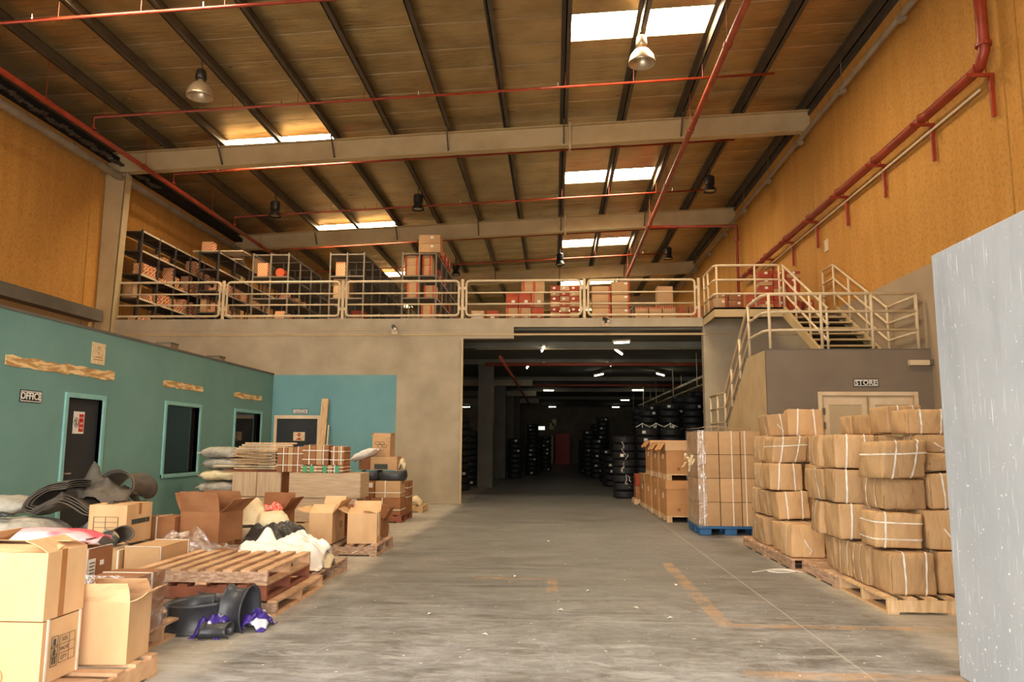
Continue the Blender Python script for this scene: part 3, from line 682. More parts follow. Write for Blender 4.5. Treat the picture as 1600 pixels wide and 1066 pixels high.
MB().tube([(-.068+.05*math.cos(a*math.pi/8), .055*1.3*math.sin(a*math.pi/8), .009) for a in range(16)], .006, 5, closed=True).build('prohibition_ring', 'ink', s)
MB().box(-.08, -.056, -.045, .02, .008, .0095).lathe([(0, .0095), (.014, .0095), (.014, .008)], (-.068, .035, 0), 10).beam((-.1, .04, .009), (-.036, -.04, .009), .008, .002).build('figure', 'ink', s)
s = plate('door_notice', 'pale notice with a red round symbol on the charcoal entrance door', (-6.56, YB-.042, 1.66), .30, .22, FRONT, 'poster', 'notice')
MB().lathe([(0, .0095), (.045, .0095), (.045, .008)], (0, .045, 0), 16).build('red_disc', 'red_sign', s)
MB().box(-.03, .03, .04, .05, .0095, .0105).build('white_bar', 'white', s)
MB().add([(-.08,-.09,.0092),(.08,-.09,.0092),(.02,-.04,.0092),(-.02,-.04,.0092)], [(0,1,2,3)]).build('symbol', 'red_sign', s)
s = plate('paper_notice', 'cream paper notice pinned high on the teal wall above the office door', (XO+.002, 11.87, 2.90), .36, .34, EAST, 'poster', 'notice')
for y, wd in ((.1, .1), (.07, .06), (-.06, .2), (-.1, .24)): MB().box(-wd/2, wd/2, y-.006, y+.006, .008, .009).build('printed_line', 'tape', s)
MB().lathe([(0, .009), (.016, .009), (.016, .008)], (0, .01, 0), 10).build('printed_seal', 'tape', s)
def torn(name, label, y0, y1, z0, z1):
    n = 22; L = y1-y0; b = MB(); rg = random.Random(int(y0*10))
    top = [(z1-z0)/2+rg.uniform(-.02, .015) for _ in range(n+1)]; bot = [-(z1-z0)/2+rg.uniform(-.01, .02) for _ in range(n+1)]
    for k in range(n):
        ya, yb = L*k/n, L*(k+1)/n; d = .012
        b.add([(0,ya,bot[k]),(0,yb,bot[k+1]),(0,yb,top[k+1]),(0,ya,top[k]),(d,ya,bot[k]),(d,yb,bot[k+1]),(d,yb,top[k+1]),(d,ya,top[k])], [(4,5,6,7),(0,1,5,4),(3,7,6,2),(0,4,7,3),(1,2,6,5)])
    o = tag(b.build(name, 'dirty_cream'), label, 'board'); o.location = (XO+.001, y0, (z0+z1)/2); return o
torn('torn_sign_backing', 'long torn cream sign backing on the teal wall above the office door', 9.80, 12.36, 2.50, 2.65)
torn('torn_sign_backing', 'short torn cream sign backing above the first office window', 13.98, 15.62, 2.53, 2.65)
torn('torn_sign_backing', 'torn cream sign backing above the office window by the corner', 17.2, 18.86, 2.52, 2.64)
pk = empty('leaning_timber', (-5.86, 19.44, 0), 0, 'tall raw timber post leaning on the teal wall beside the entrance door', 'timber')
MB().beam((-.06, -.22, 0), (0, .0, 2.62), .17, .05, up=(0, 1, 0)).build('post', 'wood_new', pk); MB().beam((.10, -.2, 0), (.11, .0, 1.95), .03, .05, up=(0, 1, 0)).beam((-.11, -.24, 0), (-.07, -.03, 2.55), .025, .05, up=(0, 1, 0)).build('edge_strip', 'frame_beige', pk)
# cameras, boxes on walls
def cctv(loc, label):
    root = empty('security_camera', loc, 0, label, 'camera')
    MB().box(-.08, .08, -.03, 0, -.1, .03).build('junction_box', 'rail', root)
    MB().tube([(0, -.03, 0), (0, -.12, .03)], .02, 8).build('arm', 'lamp_black', root)
    MB().tube([(-.03, -.06, .1), (.06, -.28, 0)], .05, 12).build('body', 'lamp_black', root, smooth=False); MB().tube([(.06, -.28, 0), (.065, -.29, -.005)], .04, 12).build('lens_ring', 'white', root)
cctv((-4.15, YB, 4.42), 'black bullet security camera on the concrete wall above the teal area')
cctv((1.32, YB, 4.60), 'black security camera on the beam over the tyre store opening')
tag(MB().box(-.03, 0, 0, .22, 0, .3).build('switch_box', 'rail', bevel=.01), 'small pale box on the ochre wall above the stair', 'box').location = (XR, 18.72, 6.23)
cd = empty('conduit_stub', (6.3, 13.9, 2.92), 0, 'pale cable trunking stub beside the store room', 'trunking'); MB().box(0, .34, 0, .09, 0, .09).build('trunking', 'rail', cd); MB().box(.34, .42, 0, .09, .01, .1).build('end_piece', 'conc_dark', cd)
for (y, dx, wv) in ((15.2, -.3, .32), (17.6, -.35, .3)):
    o = empty('roof_box', (XO+dx-.3, y, 3.18), 0, 'small grey metal box lying on the office roof ' + ('near the paper notice' if y < 16 else 'near the corner'), 'box')
    MB().box(-.15, .15, -wv/2, wv/2, 0, .3).build('body', 'grey_pipe', o); MB().box(-.16, .16, -wv/2-.01, wv/2+.01, .3, .33).build('lid', 'conc_dark', o)

# ------------------------------------------------------------------ cartons
def carton(label, x, y, z, w, d, h, mat='card', rz=0., tape='tape', bands=(), straps=(), tags=(), group=None, name='carton', cat='carton', tilt=(0, 0), smat='strap'):
    """closed carton; x, y is the middle of its base"""
    root = empty(name, (x, y, z), rz, label, cat, group)
    if any(tilt): root.rotation_euler = (tilt[0], tilt[1], rz)
    b = MB(); e = min(.012, w*.05)
    X, Y = w/2, d/2; bl = .002+.004*random.random()
    # faces with a faint bulge, so no two cartons are quite alike
    def face(o, u, v, nrm, nu=3, nv=3):
        o, u, v, nrm = Vector(o), Vector(u), Vector(v), Vector(nrm)
        b.grid(lambda s, t: o+u*s+v*t+nrm*(bl*math.sin(math.pi*s)*math.sin(math.pi*t)), nu, nv)
    face((-X,-Y,0), (w,0,0), (0,0,h), (0,-1,0)); face((X,-Y,0), (0,d,0), (0,0,h), (1,0,0)); face((X,Y,0), (-w,0,0), (0,0,h), (0,1,0)); face((-X,Y,0), (0,-d,0), (0,0,h), (-1,0,0))
    b.add([(-X,-Y,0),(X,-Y,0),(X,Y,0),(-X,Y,0)], [(3,2,1,0)])
    b.add([(-X,-Y,h),(X,-Y,h),(X,-.002,h+.004),(-X,-.002,h+.004)], [(0,1,2,3)]); b.add([(-X,.002,h+.004),(X,.002,h+.004),(X,Y,h),(-X,Y,h)], [(0,1,2,3)])
    b.add([(-X,-.002,h+.004),(X,-.002,h+.004),(X,.002,h+.004),(-X,.002,h+.004)], [(0,1,2,3)])
    b.build('body', mat, root)
    t = .0025
    if tape:
        MB().box(-X-bl-t, X+bl+t, -.025, .025, h+.004, h+.0065).box(-X-bl-t, -X-t*.2, -.025, .025, h*.72, h+.004).box(X+t*.2, X+bl+t, -.025, .025, h*.72, h+.004).build('tape', tape, root)
    for (ax, at, wd, m) in bands:         # printed or taped band: ax 0 = upright on the front, 1 = upright on the flank, 2 = level round the box
        if ax == 0: MB().box(at*w-wd/2, at*w+wd/2, -Y-bl-t, -Y+.002, .0, h).build('band', m, root)
        elif ax == 1: MB().box(X-.002, X+bl+t, at*d-wd/2, at*d+wd/2, .0, h).build('band', m, root)
        else: MB().box(-X-bl-t, X+bl+t, -Y-bl-t, Y+bl+t, at*h, at*h+wd).build('band', m, root)
    for (ax, at) in straps:
        q = .008; g = bl+.003
        if ax == 0:   # loop in the x-z plane... passes over front and top at x = at
            MB().box(at*w-q, at*w+q, -Y-g, -Y, 0, h+.008).box(at*w-q, at*w+q, Y, Y+g, 0, h+.008).box(at*w-q, at*w+q, -Y, Y, h+.003, h+.008).build('strap', smat, root)
        elif ax == 1:
            MB().box(X, X+g, at*d-q, at*d+q, 0, h+.008).box(-X-g, -X, at*d-q, at*d+q, 0, h+.008).box(-X, X, at*d-q, at*d+q, h+.003, h+.008).build('strap', smat, root)
        else: MB().box(-X-g, X+g, -Y-g, -Y, at*h-q, at*h+q).box(X, X+g, -Y, Y, at*h-q, at*h+q).box(-X-g, -X, -Y, Y, at*h-q, at*h+q).box(-X-g, X+g, Y, Y+g, at*h-q, at*h+q).build('strap', smat, root)
    for (ax, u, v, tw, th, m) in tags:    # paper labels: ax 0 on the front, 1 on the flank
        if ax == 0: MB().box(u*w-tw/2, u*w+tw/2, -Y-bl-t*1.5, -Y, v*h-th/2, v*h+th/2).build('paper_label', m, root)
        else: MB().box(X, X+bl+t*1.5, u*d-tw/2, u*d+tw/2, v*h-th/2, v*h+th/2).build('paper_label', m, root)
    return root

def open_carton(label, x, y, z, w, d, h, flaps, mat='card_light', rz=0., group=None, tilt=(0, 0), name='open_carton', fl=None):
    """open carton; flaps = opening angles (0 shut flat, 90 upright, 180+ hanging outside) for front, side +x, back, side -x"""
    root = empty(name, (x, y, z), rz, label, 'carton', group); root.rotation_euler = (tilt[0], tilt[1], rz)
    X, Y, t = w/2, d/2, .006
    MB().box(-X, X, -Y, -Y+t, 0, h).box(-X, X, Y-t, Y, 0, h).box(-X, -X+t, -Y+t, Y-t, 0, h).box(X-t, X, -Y+t, Y-t, 0, h).box(-X+t, X-t, -Y+t, Y-t, 0, t).build('body', mat, root)
    for i, a in enumerate(flaps):
        if a is None: continue
        L = (w if i in (0, 2) else d)-.004; D = fl or min(w, d)*.48
        f = MB().grid(lambda u, v: ((u-.5)*L*(1-.04*v), v*D, .012*math.sin(v*3.1)*math.sin(u*5+i)), 4, 3, thick=.005).build('flap', mat, root)
        # hinge line on the rim; local +y of the flap points into the box when shut
        piv = [(0,-Y,h), (X,0,h), (0,Y,h), (-X,0,h)][i]; yaw = [0, 90, 180, 270][i]
        f.matrix_local = Matrix.Translation(piv) @ Matrix.Rotation(R(yaw), 4, 'Z') @ Matrix.Rotation(R(a), 4, 'X')
    return root

# ------------------------------------------------------------------ mezzanine racks
def rack(name, label, x0, x1, y0, y1, bays, heights, mat, depth_posts, group):
    root = empty(name, (x0, y0, ZM), 0, label, 'shelving', group)
    w, L = x1-x0, y1-y0; top = heights[-1]
    for k in range(bays+1):
        for px in depth_posts: MB().box(px*w-.022, px*w+.022, L*k/bays-.022, L*k/bays+.022, 0, top+.03).build('post', mat, root)
    for hgt in heights:
        for k in range(bays):
            a, b = L*k/bays+.024, L*(k+1)/bays-.024
            MB().box(.024, w-.024, a, b, hgt-.012, hgt).box(w+.0, w+.022, a, b, hgt-.05, hgt+.004).box(-.022, 0, a, b, hgt-.05, hgt+.004).build('shelf', mat, root)
            if mat == 'shelf': MB().box(w+.022, w+.026, a, b, hgt-.045, hgt+.002).build('shelf_edge', 'rail', root)
        MB().box(.024, w-.024, -.02, .02, hgt-.05, hgt-.013).build('end_rail', mat, root)
    return root
G = 'mezzanine storage racks'
rack('storage_rack', 'tall dark steel rack full of small orange boxes along the ochre wall', -12.08, -11.46, 20.25, 26.0, 6, [.08, .72, 1.40, 2.06, 2.62], 'shelf', (0, 1), G)
rack('storage_rack', 'dark steel rack with loose pale boards lying on its top', -10.91, -10.31, 22.6, 27.4, 4, [.08, .72, 1.40, 2.06, 2.60], 'shelf', (0, 1), G)
rack('storage_rack', 'double grey rack with a square striped orange box on its end', -9.29, -8.18, 22.8, 31.6, 8, [.08, .55, 1.18, 1.87, 2.56], 'shelf_pale', (0, .5, 1), G)
rack('storage_rack', 'mostly empty double grey rack with a brown carton in its end bay', -6.87, -5.82, 22.8, 31.6, 8, [.08, .55, 1.18, 1.87, 2.56], 'shelf_pale', (0, .5, 1), G)
rack('storage_rack', 'double grey rack holding brown cartons with two more on its top', -4.62, -3.59, 22.8, 31.6, 8, [.08, .55, 1.18, 1.87, 2.56], 'shelf_pale', (0, .5, 1), G)
rack('storage_rack', 'grey rack frames standing far back by the ochre wall', 3.4, 6.2, 33.0, 36.0, 2, [.08, .9, 1.8, 2.7], 'shelf_pale', (0, .5, 1), G)
# little parts boxes
pb = MB().box(-.15, .15, -.075, .075, 0, .115).build('parts_box', 'stripe'); tag(pb, 'small orange striped parts box', 'box', 'small orange parts boxes on the racks')
PBN = [0]
def put_parts(x, y, z, rz=0., s=1., where='on the mostly empty grey rack'):
    o = pb if PBN[0] == 0 else pb.copy()
    if PBN[0]: COL.objects.link(o)
    o.location = (x, y, z); o.rotation_euler = (0, 0, rz); o.scale = (s, s, s); PBN[0] += 1; o['label'] = 'small orange parts box ' + where
rg = random.Random(3)
def fill(x, ya, yb, z, hmax, dens, where):
    y = ya
    while y < yb and PBN[0] < 292:
        if rg.random() < dens:
            for k in range(rg.randint(1, hmax)): put_parts(x+rg.uniform(-.02, .02), y, z+.117*k, rg.uniform(-.06, .06), where=where)
        y += .165
for z, ya, yb, hm, dn in ((.08, 20.5, 21.6, 2, .7), (.72, 21.0, 22.1, 3, .9), (.72, 22.4, 24.8, 4, .85), (1.40, 20.6, 22.0, 3, .95), (1.40, 22.2, 25.4, 5, .8), (2.06, 21.3, 22.2, 1, .6), (2.06, 23.6, 25.7, 4, .9)):
    fill(-11.66, ya, yb, ZM+z+.006, hm, dn, 'on the %s of the tall dark rack along the wall' % {.08: 'bottom shelf', .72: 'second shelf', 1.40: 'middle shelf', 2.06: 'fourth shelf'}[z])
for z, ya, yb, hm, dn in ((1.40, 22.9, 24.4, 3, .85), (.72, 22.9, 24.1, 3, .6), (1.40, 25.0, 27.0, 3, .6), (.08, 23.0, 26.0, 2, .4)):
    fill(-10.51, ya, yb, ZM+z+.006, hm, dn, 'on the %s of the dark rack with boards on top' % {.08: 'bottom shelf', .72: 'second shelf', 1.40: 'middle shelf'}[z])
for z, ya, yb, hm, dn in ((.55, 23.0, 26.0, 3, .5), (1.18, 23.2, 25, 2, .5)):
    fill(-8.45, ya, yb, ZM+z+.006, hm, dn, 'on the %s of the grey rack with the striped box' % {.55: 'second shelf', 1.18: 'middle shelf'}[z])
for k in range(4): put_parts(-6.6+.0*k, 23.05, ZM+1.876+.117*k)
for k in range(2): put_parts(-6.68, 23.3+.2*k, ZM+1.876)
for k in range(6): put_parts(-6.05, 24.6+.3*k, ZM+.556)
tag(MB().box(-.03, .29, -.2, .2, 0, .42).build('striped_box', 'stripe', bevel=.005), 'square red and white striped box on the end of a double grey rack', 'box').location = (-9.15, 23.05, ZM+1.872)
tag(MB().tube([(0, 0, .14), (0, .3, .14)], .14, 16).build('rolled_bundle', 'orange_tape'), 'round orange wrapped roll beside the square striped box', 'roll').location = (-8.5, 22.95, ZM+1.872)
# boards and boxes on the second rack
o = tag(MB().box(-.5, 1.1, 0, .6, 0, .03).build('loose_board', 'rail'), 'pale loose board lying across the top of the dark rack', 'board'); o.location = (-10.7, 22.7, ZM+2.635)
o = tag(MB().cbox((0, 0, .02), (.3, 1.7, .03), Euler((0, 0, .25))).build('loose_board', 'rail'), 'long pale plank lying lengthwise on the top of the dark rack', 'board'); o.location = (-10.45, 24.6, ZM+2.635)
carton('red and white patterned carton on the top corner of the dark rack', -10.75, 22.85, ZM+2.67, .34, .3, .28, 'stripe', tape=None)
carton('pale square carton standing on the top of the dark rack beyond the boards', -10.35, 26.0, ZM+2.635, .42, .4, .55, 'card_light', tape='ink')
for i, (x, y, z, w_, h_) in enumerate(((-10.79, 22.95, .726, .18, .42), (-10.66, 24.6, .726, .36, .45), (-11.85, 20.6, .726, .3, .45), (-10.70, 24.75, 1.406, .3, .38), (-10.6, 26.8, .086, .5, .4))):
    carton('brown carton of the dark racks ' + ['in its lower end bay', 'on its second shelf', 'beside the wall above small boxes', 'on its upper middle shelf', 'at the far end of its bottom shelf'][i], x, y, ZM+z, w_, .42, h_, 'card')
# brown cartons of the double racks
OB = [(0, -.42, .06, 'orange_tape'), (0, .3, .06, 'orange_tape')]
for i, (x, y, z, w_, h_) in enumerate(((-4.34, 23.1, 1.872, .46, .31), (-4.34, 23.1, 2.19, .46, .31), (-3.88, 23.1, 1.872, .3, .31), (-3.88, 23.1, 2.19, .3, .31), (-4.3, 23.1, 1.182, .4, .5), (-3.8, 23.2, 1.182, .36, .4), (-3.8, 24.2, 1.182, .36, .45), (-3.85, 23.1, .552, .4, .4))):
    carton(['orange taped carton low in the upper bay of the carton rack', 'orange taped carton stacked high in the upper bay of the carton rack', 'narrow brown carton low in the upper bay beside the centre post', 'narrow brown carton stacked high beside the centre post', 'orange cornered carton in the middle bay of the carton rack', 'low orange carton in the middle bay behind the railing', 'orange carton deeper in the middle bay of the carton rack', 'brown carton in the lower bay of the carton rack'][i], x, y, ZM+z, w_, .45, h_, 'card', bands=OB, tape=None)
carton('large brown carton with white labels lower of two on top of the double rack', -3.82, 23.1, ZM+2.592, .66, .5, .27, 'card', bands=[(1, 0, .1, 'orange_tape')], tags=[(0, .12, .7, .09, .07, 'white')])
carton('large brown carton with white labels upper of two on top of the double rack', -3.82, 23.1, ZM+2.87, .66, .5, .27, 'card', bands=[(1, 0, .1, 'orange_tape')], tags=[(0, .12, .7, .09, .07, 'white')])
for i, y in enumerate((24.0, 24.7, 25.4)): carton('orange printed carton in the row on top of the double rack', -3.75, y, ZM+2.592, .4, .5, .36, 'card_red', tags=[(1, 0, .6, .1, .1, 'white')], group='orange cartons on the rack top')
for i, (y, z) in enumerate(((24.0, 1.872), (25.2, 1.872), (26.4, 1.182), (27.5, .552), (24.2, .552), (28.3, 1.182))): carton('orange printed carton on the lane side of the double rack shelves', -3.82, y, ZM+z, .34, .5, .38, 'card_red', tags=[(1, 0, .5, .1, .1, 'white')], group='orange cartons on the double rack shelves')
carton('tall brown carton in the end bay of the mostly empty rack', -6.55, 23.2, ZM+1.182, .5, .5, .62, 'card')
carton('wide brown carton on the floor of the mostly empty rack', -6.5, 23.15, ZM+.082, .62, .5, .42, 'card', tape='orange_tape')
carton('red brown carton at the foot of the grey rack behind the railing', -6.1, 23.5, ZM+.552, .4, .5, .3, 'card_red')

# goods along the mezzanine railing
def orange_stack(x0, x1, y, z, rows, cols, w, h, mats, label, group):
    for r_ in range(rows):
        for c in range(cols):
            m = mats[(r_*2+c) % len(mats)]
            carton(label, x0+(c+.5)*(x1-x0)/cols, y+.2, z+r_*h, (x1-x0)/cols-.022, .4, h-.012, m, bands=[(0, -.36, .06, 'orange_tape')] if m == 'card' else [], tags=[(0, .1, .42, .09, .07, 'white')], tape=None, group=group)
orange_stack(-1.30, -.26, 20.3, ZM+.002, 2, 3, .35, .40, ['card', 'card', 'card_red', 'card_red', 'card'], 'brown carton with orange tape and a white label stacked behind the railing', 'orange taped cartons behind the railing')
carton('brown carton with two orange bands topping the stack behind the railing', -.56, 20.5, ZM+.81, .62, .4, .34, 'card', bands=[(0, -.42, .07, 'orange_tape'), (0, .05, .07, 'orange_tape')], tape=None)
k = 0
for r_ in range(7):
    for c in range(3):
        carton('flat orange and brown carton with white label in a tall stack behind the railing', -.10+(c+.5)*.26, 20.6, ZM+.002+r_*.147, .242, .34, .136, ['card_red', 'card', 'card_red', 'card_light'][(r_+c) % 4], tags=[(0, -.1, .5, .07, .05, 'white')], tape=None, group='flat cartons behind the railing')
carton('yellow white carton low behind the railing by the racks', -2.05, 20.4, ZM+.002, .34, .34, .3, 'card_light', tags=[(0, 0, .5, .24, .15, 'white')])
carton('red carton low behind the railing by the yellow white one', -1.66, 20.6, ZM+.002, .3, .34, .34, 'card_red', tags=[(0, 0, .5, .1, .08, 'white')])
for i, h_ in enumerate((.36, .37, .2)): carton('wide plain brown carton %s in the stack by the middle railing' % ('at the foot', 'halfway up', 'at the top')[i], 1.26, 20.5, ZM+.002+(0, .375, .76)[i], .48, .45, h_, 'card', bands=[(0, .45, .05, 'orange_tape')], tape=None)
for i in range(3): carton('plain brown carton with white corner label %s of the taller stack' % ('at the foot', 'in the middle', 'at the top')[i], 1.77, 20.5, ZM+.002+i*.366, .46, .45, .352, 'card', bands=[(0, .48, .05, 'card_red')], tags=[(0, .32, .85, .08, .05, 'white')], tape=None)
for i in range(3):
    c = open_carton('open topped carton printed with orange triangles behind the railing', 2.32+.36*i, 20.4, ZM+.002, .33, .4, .38, [None]*4, 'card', group='open topped printed cartons')
    for j in range(5): MB().add([(-.15+.06*j,-.202,.38),(-.09+.06*j,-.202,.38),(-.12+.06*j,-.202,.30)], [(0,2,1)]).box(-.15+.06*j, -.092+.06*j, -.204, -.201, .36, .38).build('printed_triangle', 'card_red', c)
carton('tall plain carton standing above the open topped cartons', 3.03, 21.0, ZM+.56, .42, .4, .50, 'card', tape='tape', tags=[(0, 0, .04, .4, .03, 'white')])
carton('plain carton under the tall carton behind the railing', 3.03, 21.0, ZM+.002, .44, .42, .54, 'card_dark')
for i in range(2): carton('low brown carton with an orange stripe behind the loose parts heap', 3.53+.43*i, 21.5, ZM+.002, .4, .4, .6, 'card_dark', bands=[(0, 0, .06, 'orange_tape')], tape=None, group='low brown cartons behind the heap')
sp = MB().box(-.06, .06, -.05, .05, 0, .045).build('loose_parts_box', 'stripe'); tag(sp, 'tiny loose striped box in the heap by the railing corner', 'box', 'heap of tiny loose boxes')
for i in range(34):
    o = sp if i == 0 else sp.copy()
    if i: COL.objects.link(o)
    lv = 0 if i < 20 else 1 if i < 29 else 2
    q = i-(0, 20, 29)[lv]; nx = (5, 3, 2)[lv]
    o.location = (3.36+.07*lv+.145*(q % nx)*(.5 if lv == 9 else 1)-.02*lv, 20.42+.06*lv+.125*(q//nx), ZM+.003+.049*lv); o.rotation_euler = (0, 0, rg.uniform(-.22, .22))
# cartons at the platform
for i, (x, z, w_, h_, m) in enumerate(((4.13, .002, .42, .12, 'card'), (4.58, .002, .42, .12, 'card'), (4.1, .13, .34, .24, 'card'), (4.48, .13, .36, .17, 'card_dark'), (4.1, .382, .36, .1, 'card'), (4.49, .31, .34, .2, 'card_dark'), (4.88, .002, .12, .5, 'card_red'))):
    carton('brown carton with a red end in the low pile at the stair head', x, 19.1+.0*i, ZM+z, w_, .4, h_, m, bands=[(0, .4, .05, 'card_red')], tags=[(0, .2, .6, .06, .05, 'white')], tape=None, group='low carton pile at the stair head')
for r_ in range(6):
    for c in range(3):
        carton('red and brown carton with a white label in the tall stack at the stair head', 5.36+c*.34, 19.62+.0*c, ZM+.002+r_*.192, .318, .5, .182, ['card_red', 'card', 'card_red'][(r_+c) % 3], bands=[(2, .55, .07, 'card_red')], tags=[(0, .0, .72, .08, .06, 'white')], tape=None, group='tall carton stack at the stair head')
for i in range(2): carton('single carton on the mezzanine floor beside the tall red stack', 6.42, 19.55, ZM+.002+i*.2, .2, .4, .19, ['card', 'card_red'][i], tape=None, tags=[(0, 0, .5, .07, .06, 'white')], group='small cartons beside the red stack')

# ------------------------------------------------------------------ dark tyre store under the mezzanine
def tyre_mesh():
    R0, r0, h = .33, .20, .215
    prof = [(r0, .02), (r0+.03, .0), (R0-.06, .0), (R0-.015, .025), (R0, .05), (R0, h-.05), (R0-.015, h-.025), (R0-.06, h), (r0+.03, h), (r0, h-.02), (r0+.02, h*.5), (r0, .02)]
    mb = MB().lathe(prof, n=22)
    return mb
ty = tyre_mesh().build('tyre', 'tyre', smooth=False); tag(ty, 'black tyre lying flat in a stack of the dark tyre store', 'tyre', 'stacked tyres in the store')
tagm = MB().box(-.05, .05, -.338, -.331, .07, .15).build('paper_tag', 'white', ty)
NT_ = [0]; KIDS['tyre'] = [tagm]
def tyre(x, y, z, rz, label=None, group=None, wrap=False):
    if NT_[0] == 0: o = ty
    else:
        o = ty.copy(); COL.objects.link(o)
        if rg.random() < .42:
            q = tagm.copy(); COL.objects.link(q); q.parent = o
    o.location = (x, y, z); o.rotation_euler = (0, 0, rz); NT_[0] += 1
    if label: o['label'] = label; o['group'] = group
    return o
def tstack(x, y, n, label='black tyre in the tall stacks along the side of the tyre store', group='tyres along the store side', z=0.):
    if group == 'tyres along the store side':
        rowl = 'in the row of stacks right behind the brown bins' if (y < 26 and x > 2.8) else 'in the second row of stacks behind the bins' if x > 2.8 else 'in the narrow stacks lining the lane of the store'
        label = 'black tyre ' + rowl; group = 'tyres ' + rowl
    for k in range(n): tyre(x+rg.uniform(-.02, .02), y+rg.uniform(-.02, .02), z+.217*k, rg.uniform(-.5, .5), label, group)
lab1 = 'black tyre in the stacks between the opening jamb and the concrete columns'
for i, y in enumerate((25.2, 28.2, 29.0)): tstack(-3.05, y, (11, 9, 8)[i], lab1, 'tyres behind the columns')
for i, (x, y, n) in enumerate(((-1.75, 34.7, 8), (-1.1, 38.0, 7), (-1.2, 43.2, 12), (-.5, 43.4, 9))): tstack(x, y, n, 'black tyre in the stacks standing beside the column row', 'tyres beside the column row')
lab2 = 'black tyre with loose white wrapping strips in the stack next to the brown bins'
for (x, y, n) in ((1.98, 22.2, 8), (2.66, 22.3, 9)): tstack(x, y, n, lab2, 'wrapped tyres next to the bins')
for (x, y, n) in ((3.35, 22.4, 9), (2.1, 28.3, 5), (2.15, 31.5, 6), (1.95, 35.4, 8), (1.7, 38.4, 10), (2.4, 38.6, 13), (1.6, 41.0, 8), (2.3, 42.4, 12), (3.05, 25.2, 12), (3.75, 25.2, 13), (3.2, 29.0, 13), (3.9, 31.0, 14), (4.47, 25.2, 14), (5.2, 25.3, 15), (5.95, 25.2, 15), (4.7, 29.0, 15), (5.4, 29.2, 16)): tstack(x, y, n)
# loose white wrapping strips hanging on the nearest stacks
for i in range(16):
    x = (1.72 if i < 8 else 2.2)+rg.uniform(-.05, .35); z0 = rg.uniform(.35, 1.6); y = (21.872 if i < 8 else 21.97)+.0
    pts = [(0, 0, 0)]
    for k in range(5): pts.append((pts[-1][0]+rg.uniform(-.05, .06), rg.uniform(-.015, .005), pts[-1][2]-rg.uniform(.0, .07)))
    tag(MB().tube(pts, .009, 4).build('wrapping_strip', 'strap'), 'loose white wrapping strip hanging on a tyre stack', 'strip', 'wrapping strips on the tyres').location = (((1.98 if i < 8 else 2.66)+rg.uniform(-.1, .1)), y, z0)
for i, (x, y, z) in enumerate(((2.5, 22.1, 1.97), (2.9, 22.2, 1.98), (3.3, 22.2, 1.975))):
    pts = [(-.18, .03, .02), (-.08, 0, .07), (0, -.01, .13), (.08, 0, .08), (.2, .02, .03)]
    tag(MB().tube(pts, .012, 4).tube([(0, 0, .12), (0, -.01, .0)], .012, 4).build('wrapping_strip', 'strap'), 'folded white wrapping strip lying on top of a tyre stack', 'strip', 'folded strips on the tyre tops').location = (x, y, z)
# stored fittings
def batten(loc, rz, L, label):
    root = empty('batten_light', loc, rz, label, 'light', 'lights in the tyre store')
    MB().box(-.05, .05, -L/2, L/2, 0, .05).build('housing', 'rail', root)
    MB().tube([(0, -L/2+.04, -.025), (0, L/2-.04, -.025)], .024, 8).build('lit_tube', 'tube', root)
    MB().beam((0, 0, .05), (0, 0, 4.44-loc[2]), .015, .015).build('drop_rod', 'lamp_black', root)
bl = [(-.33, 22.5, R(4), 1.1), (1.95, 23.2, R(-14), 1.3), (1.85, 21.0, R(70), .5), (-.35, 26.9, 0, .6), (1.92, 26.9, R(-12), .9), (4.2, 26.9, R(50), .45), (1.8, 31.0, R(20), .9), (4.23, 30.8, R(-25), 1.0), (-.29, 40, R(90), .6), (4.3, 39.8, R(90), .65), (4.45, 48.7, R(90), .6), (-.14, 58, R(90), .6), (4.6, 58, R(90), .6), (-4.8, 43.8, R(90), .9), (-6.9, 58.5, R(90), 1.0), (-4.8, 59, R(90), .9), (-.97, 27.9, R(6), .6)]
for x, y, rz, L in bl: batten((x, y, 4.29), rz, L, 'lit tube light hanging from the soffit of the dark tyre store')
for i, (y, z) in enumerate(((22.4, 4.30), (25.4, 4.12), (33.8, 4.06))):
    r, P = pipe_thing('store_pipe', ['pale pipe crossing just inside the opening under the soffit', 'dark red pipe crossing under the soffit behind the first lights', 'thin red pipe crossing deep in the tyre store'][i], [(-2.3, y, z), (5.9, y, z)], (.05, .06, .045)[i], ('rail', 'red_pipe_dull', 'red_pipe_dull')[i])
r, P = pipe_thing('store_pipe', 'dark red pipe running back from the opening beside the columns', [(-1.55, 22.0, 3.98), (-1.55, 50, 3.98)], .05, 'red_pipe_dull')
tr = empty('cable_tray', (5.0, 20.2, 3.75), 0, 'pale cable tray running along the side of the tyre store', 'tray'); MB().box(0, .25, 0, 26, 0, .02).build('base', 'rail', tr); MB().box(0, .02, 0, 26, .02, .09).build('rim', 'rail', tr)
for y in (1, 6, 11, 16, 21): MB().box(.1, .12, y, y+.02, .02, .52 if y in (6, 11, 16, 21) else .7).build('hanger', 'rail', tr)
du = empty('cable_tray', (4.6, 24, 3.35), 0, 'lower pale conduit running along the side of the tyre store', 'tray'); MB().tube([(0, 0, 0), (0, 22, 0)], .03, 8).build('conduit', 'rail', du)
for y in (1, 6, 11, 16, 21): MB().box(-.01, .01, y, y+.02, .02, 1.1).build('hanger', 'rail', du)
c = empty('red_cabinet', (.62, 57.5, 0), 0, 'red fire cabinet at the far end of the tyre store', 'cabinet'); MB().box(-.55, .55, 0, .5, 0, 2.3).build('body', 'red_cab', c, bevel=.02)
for z in (.1, 1.2): MB().box(-.48, .48, -.03, 0, z, z+1.0).build('door', 'red_cab', c)
e = plate('exit_sign', 'small lit white panel above the far door of the tyre store', (-1.0, YE-.012, 2.75), .5, .28, FRONT, 'exit')
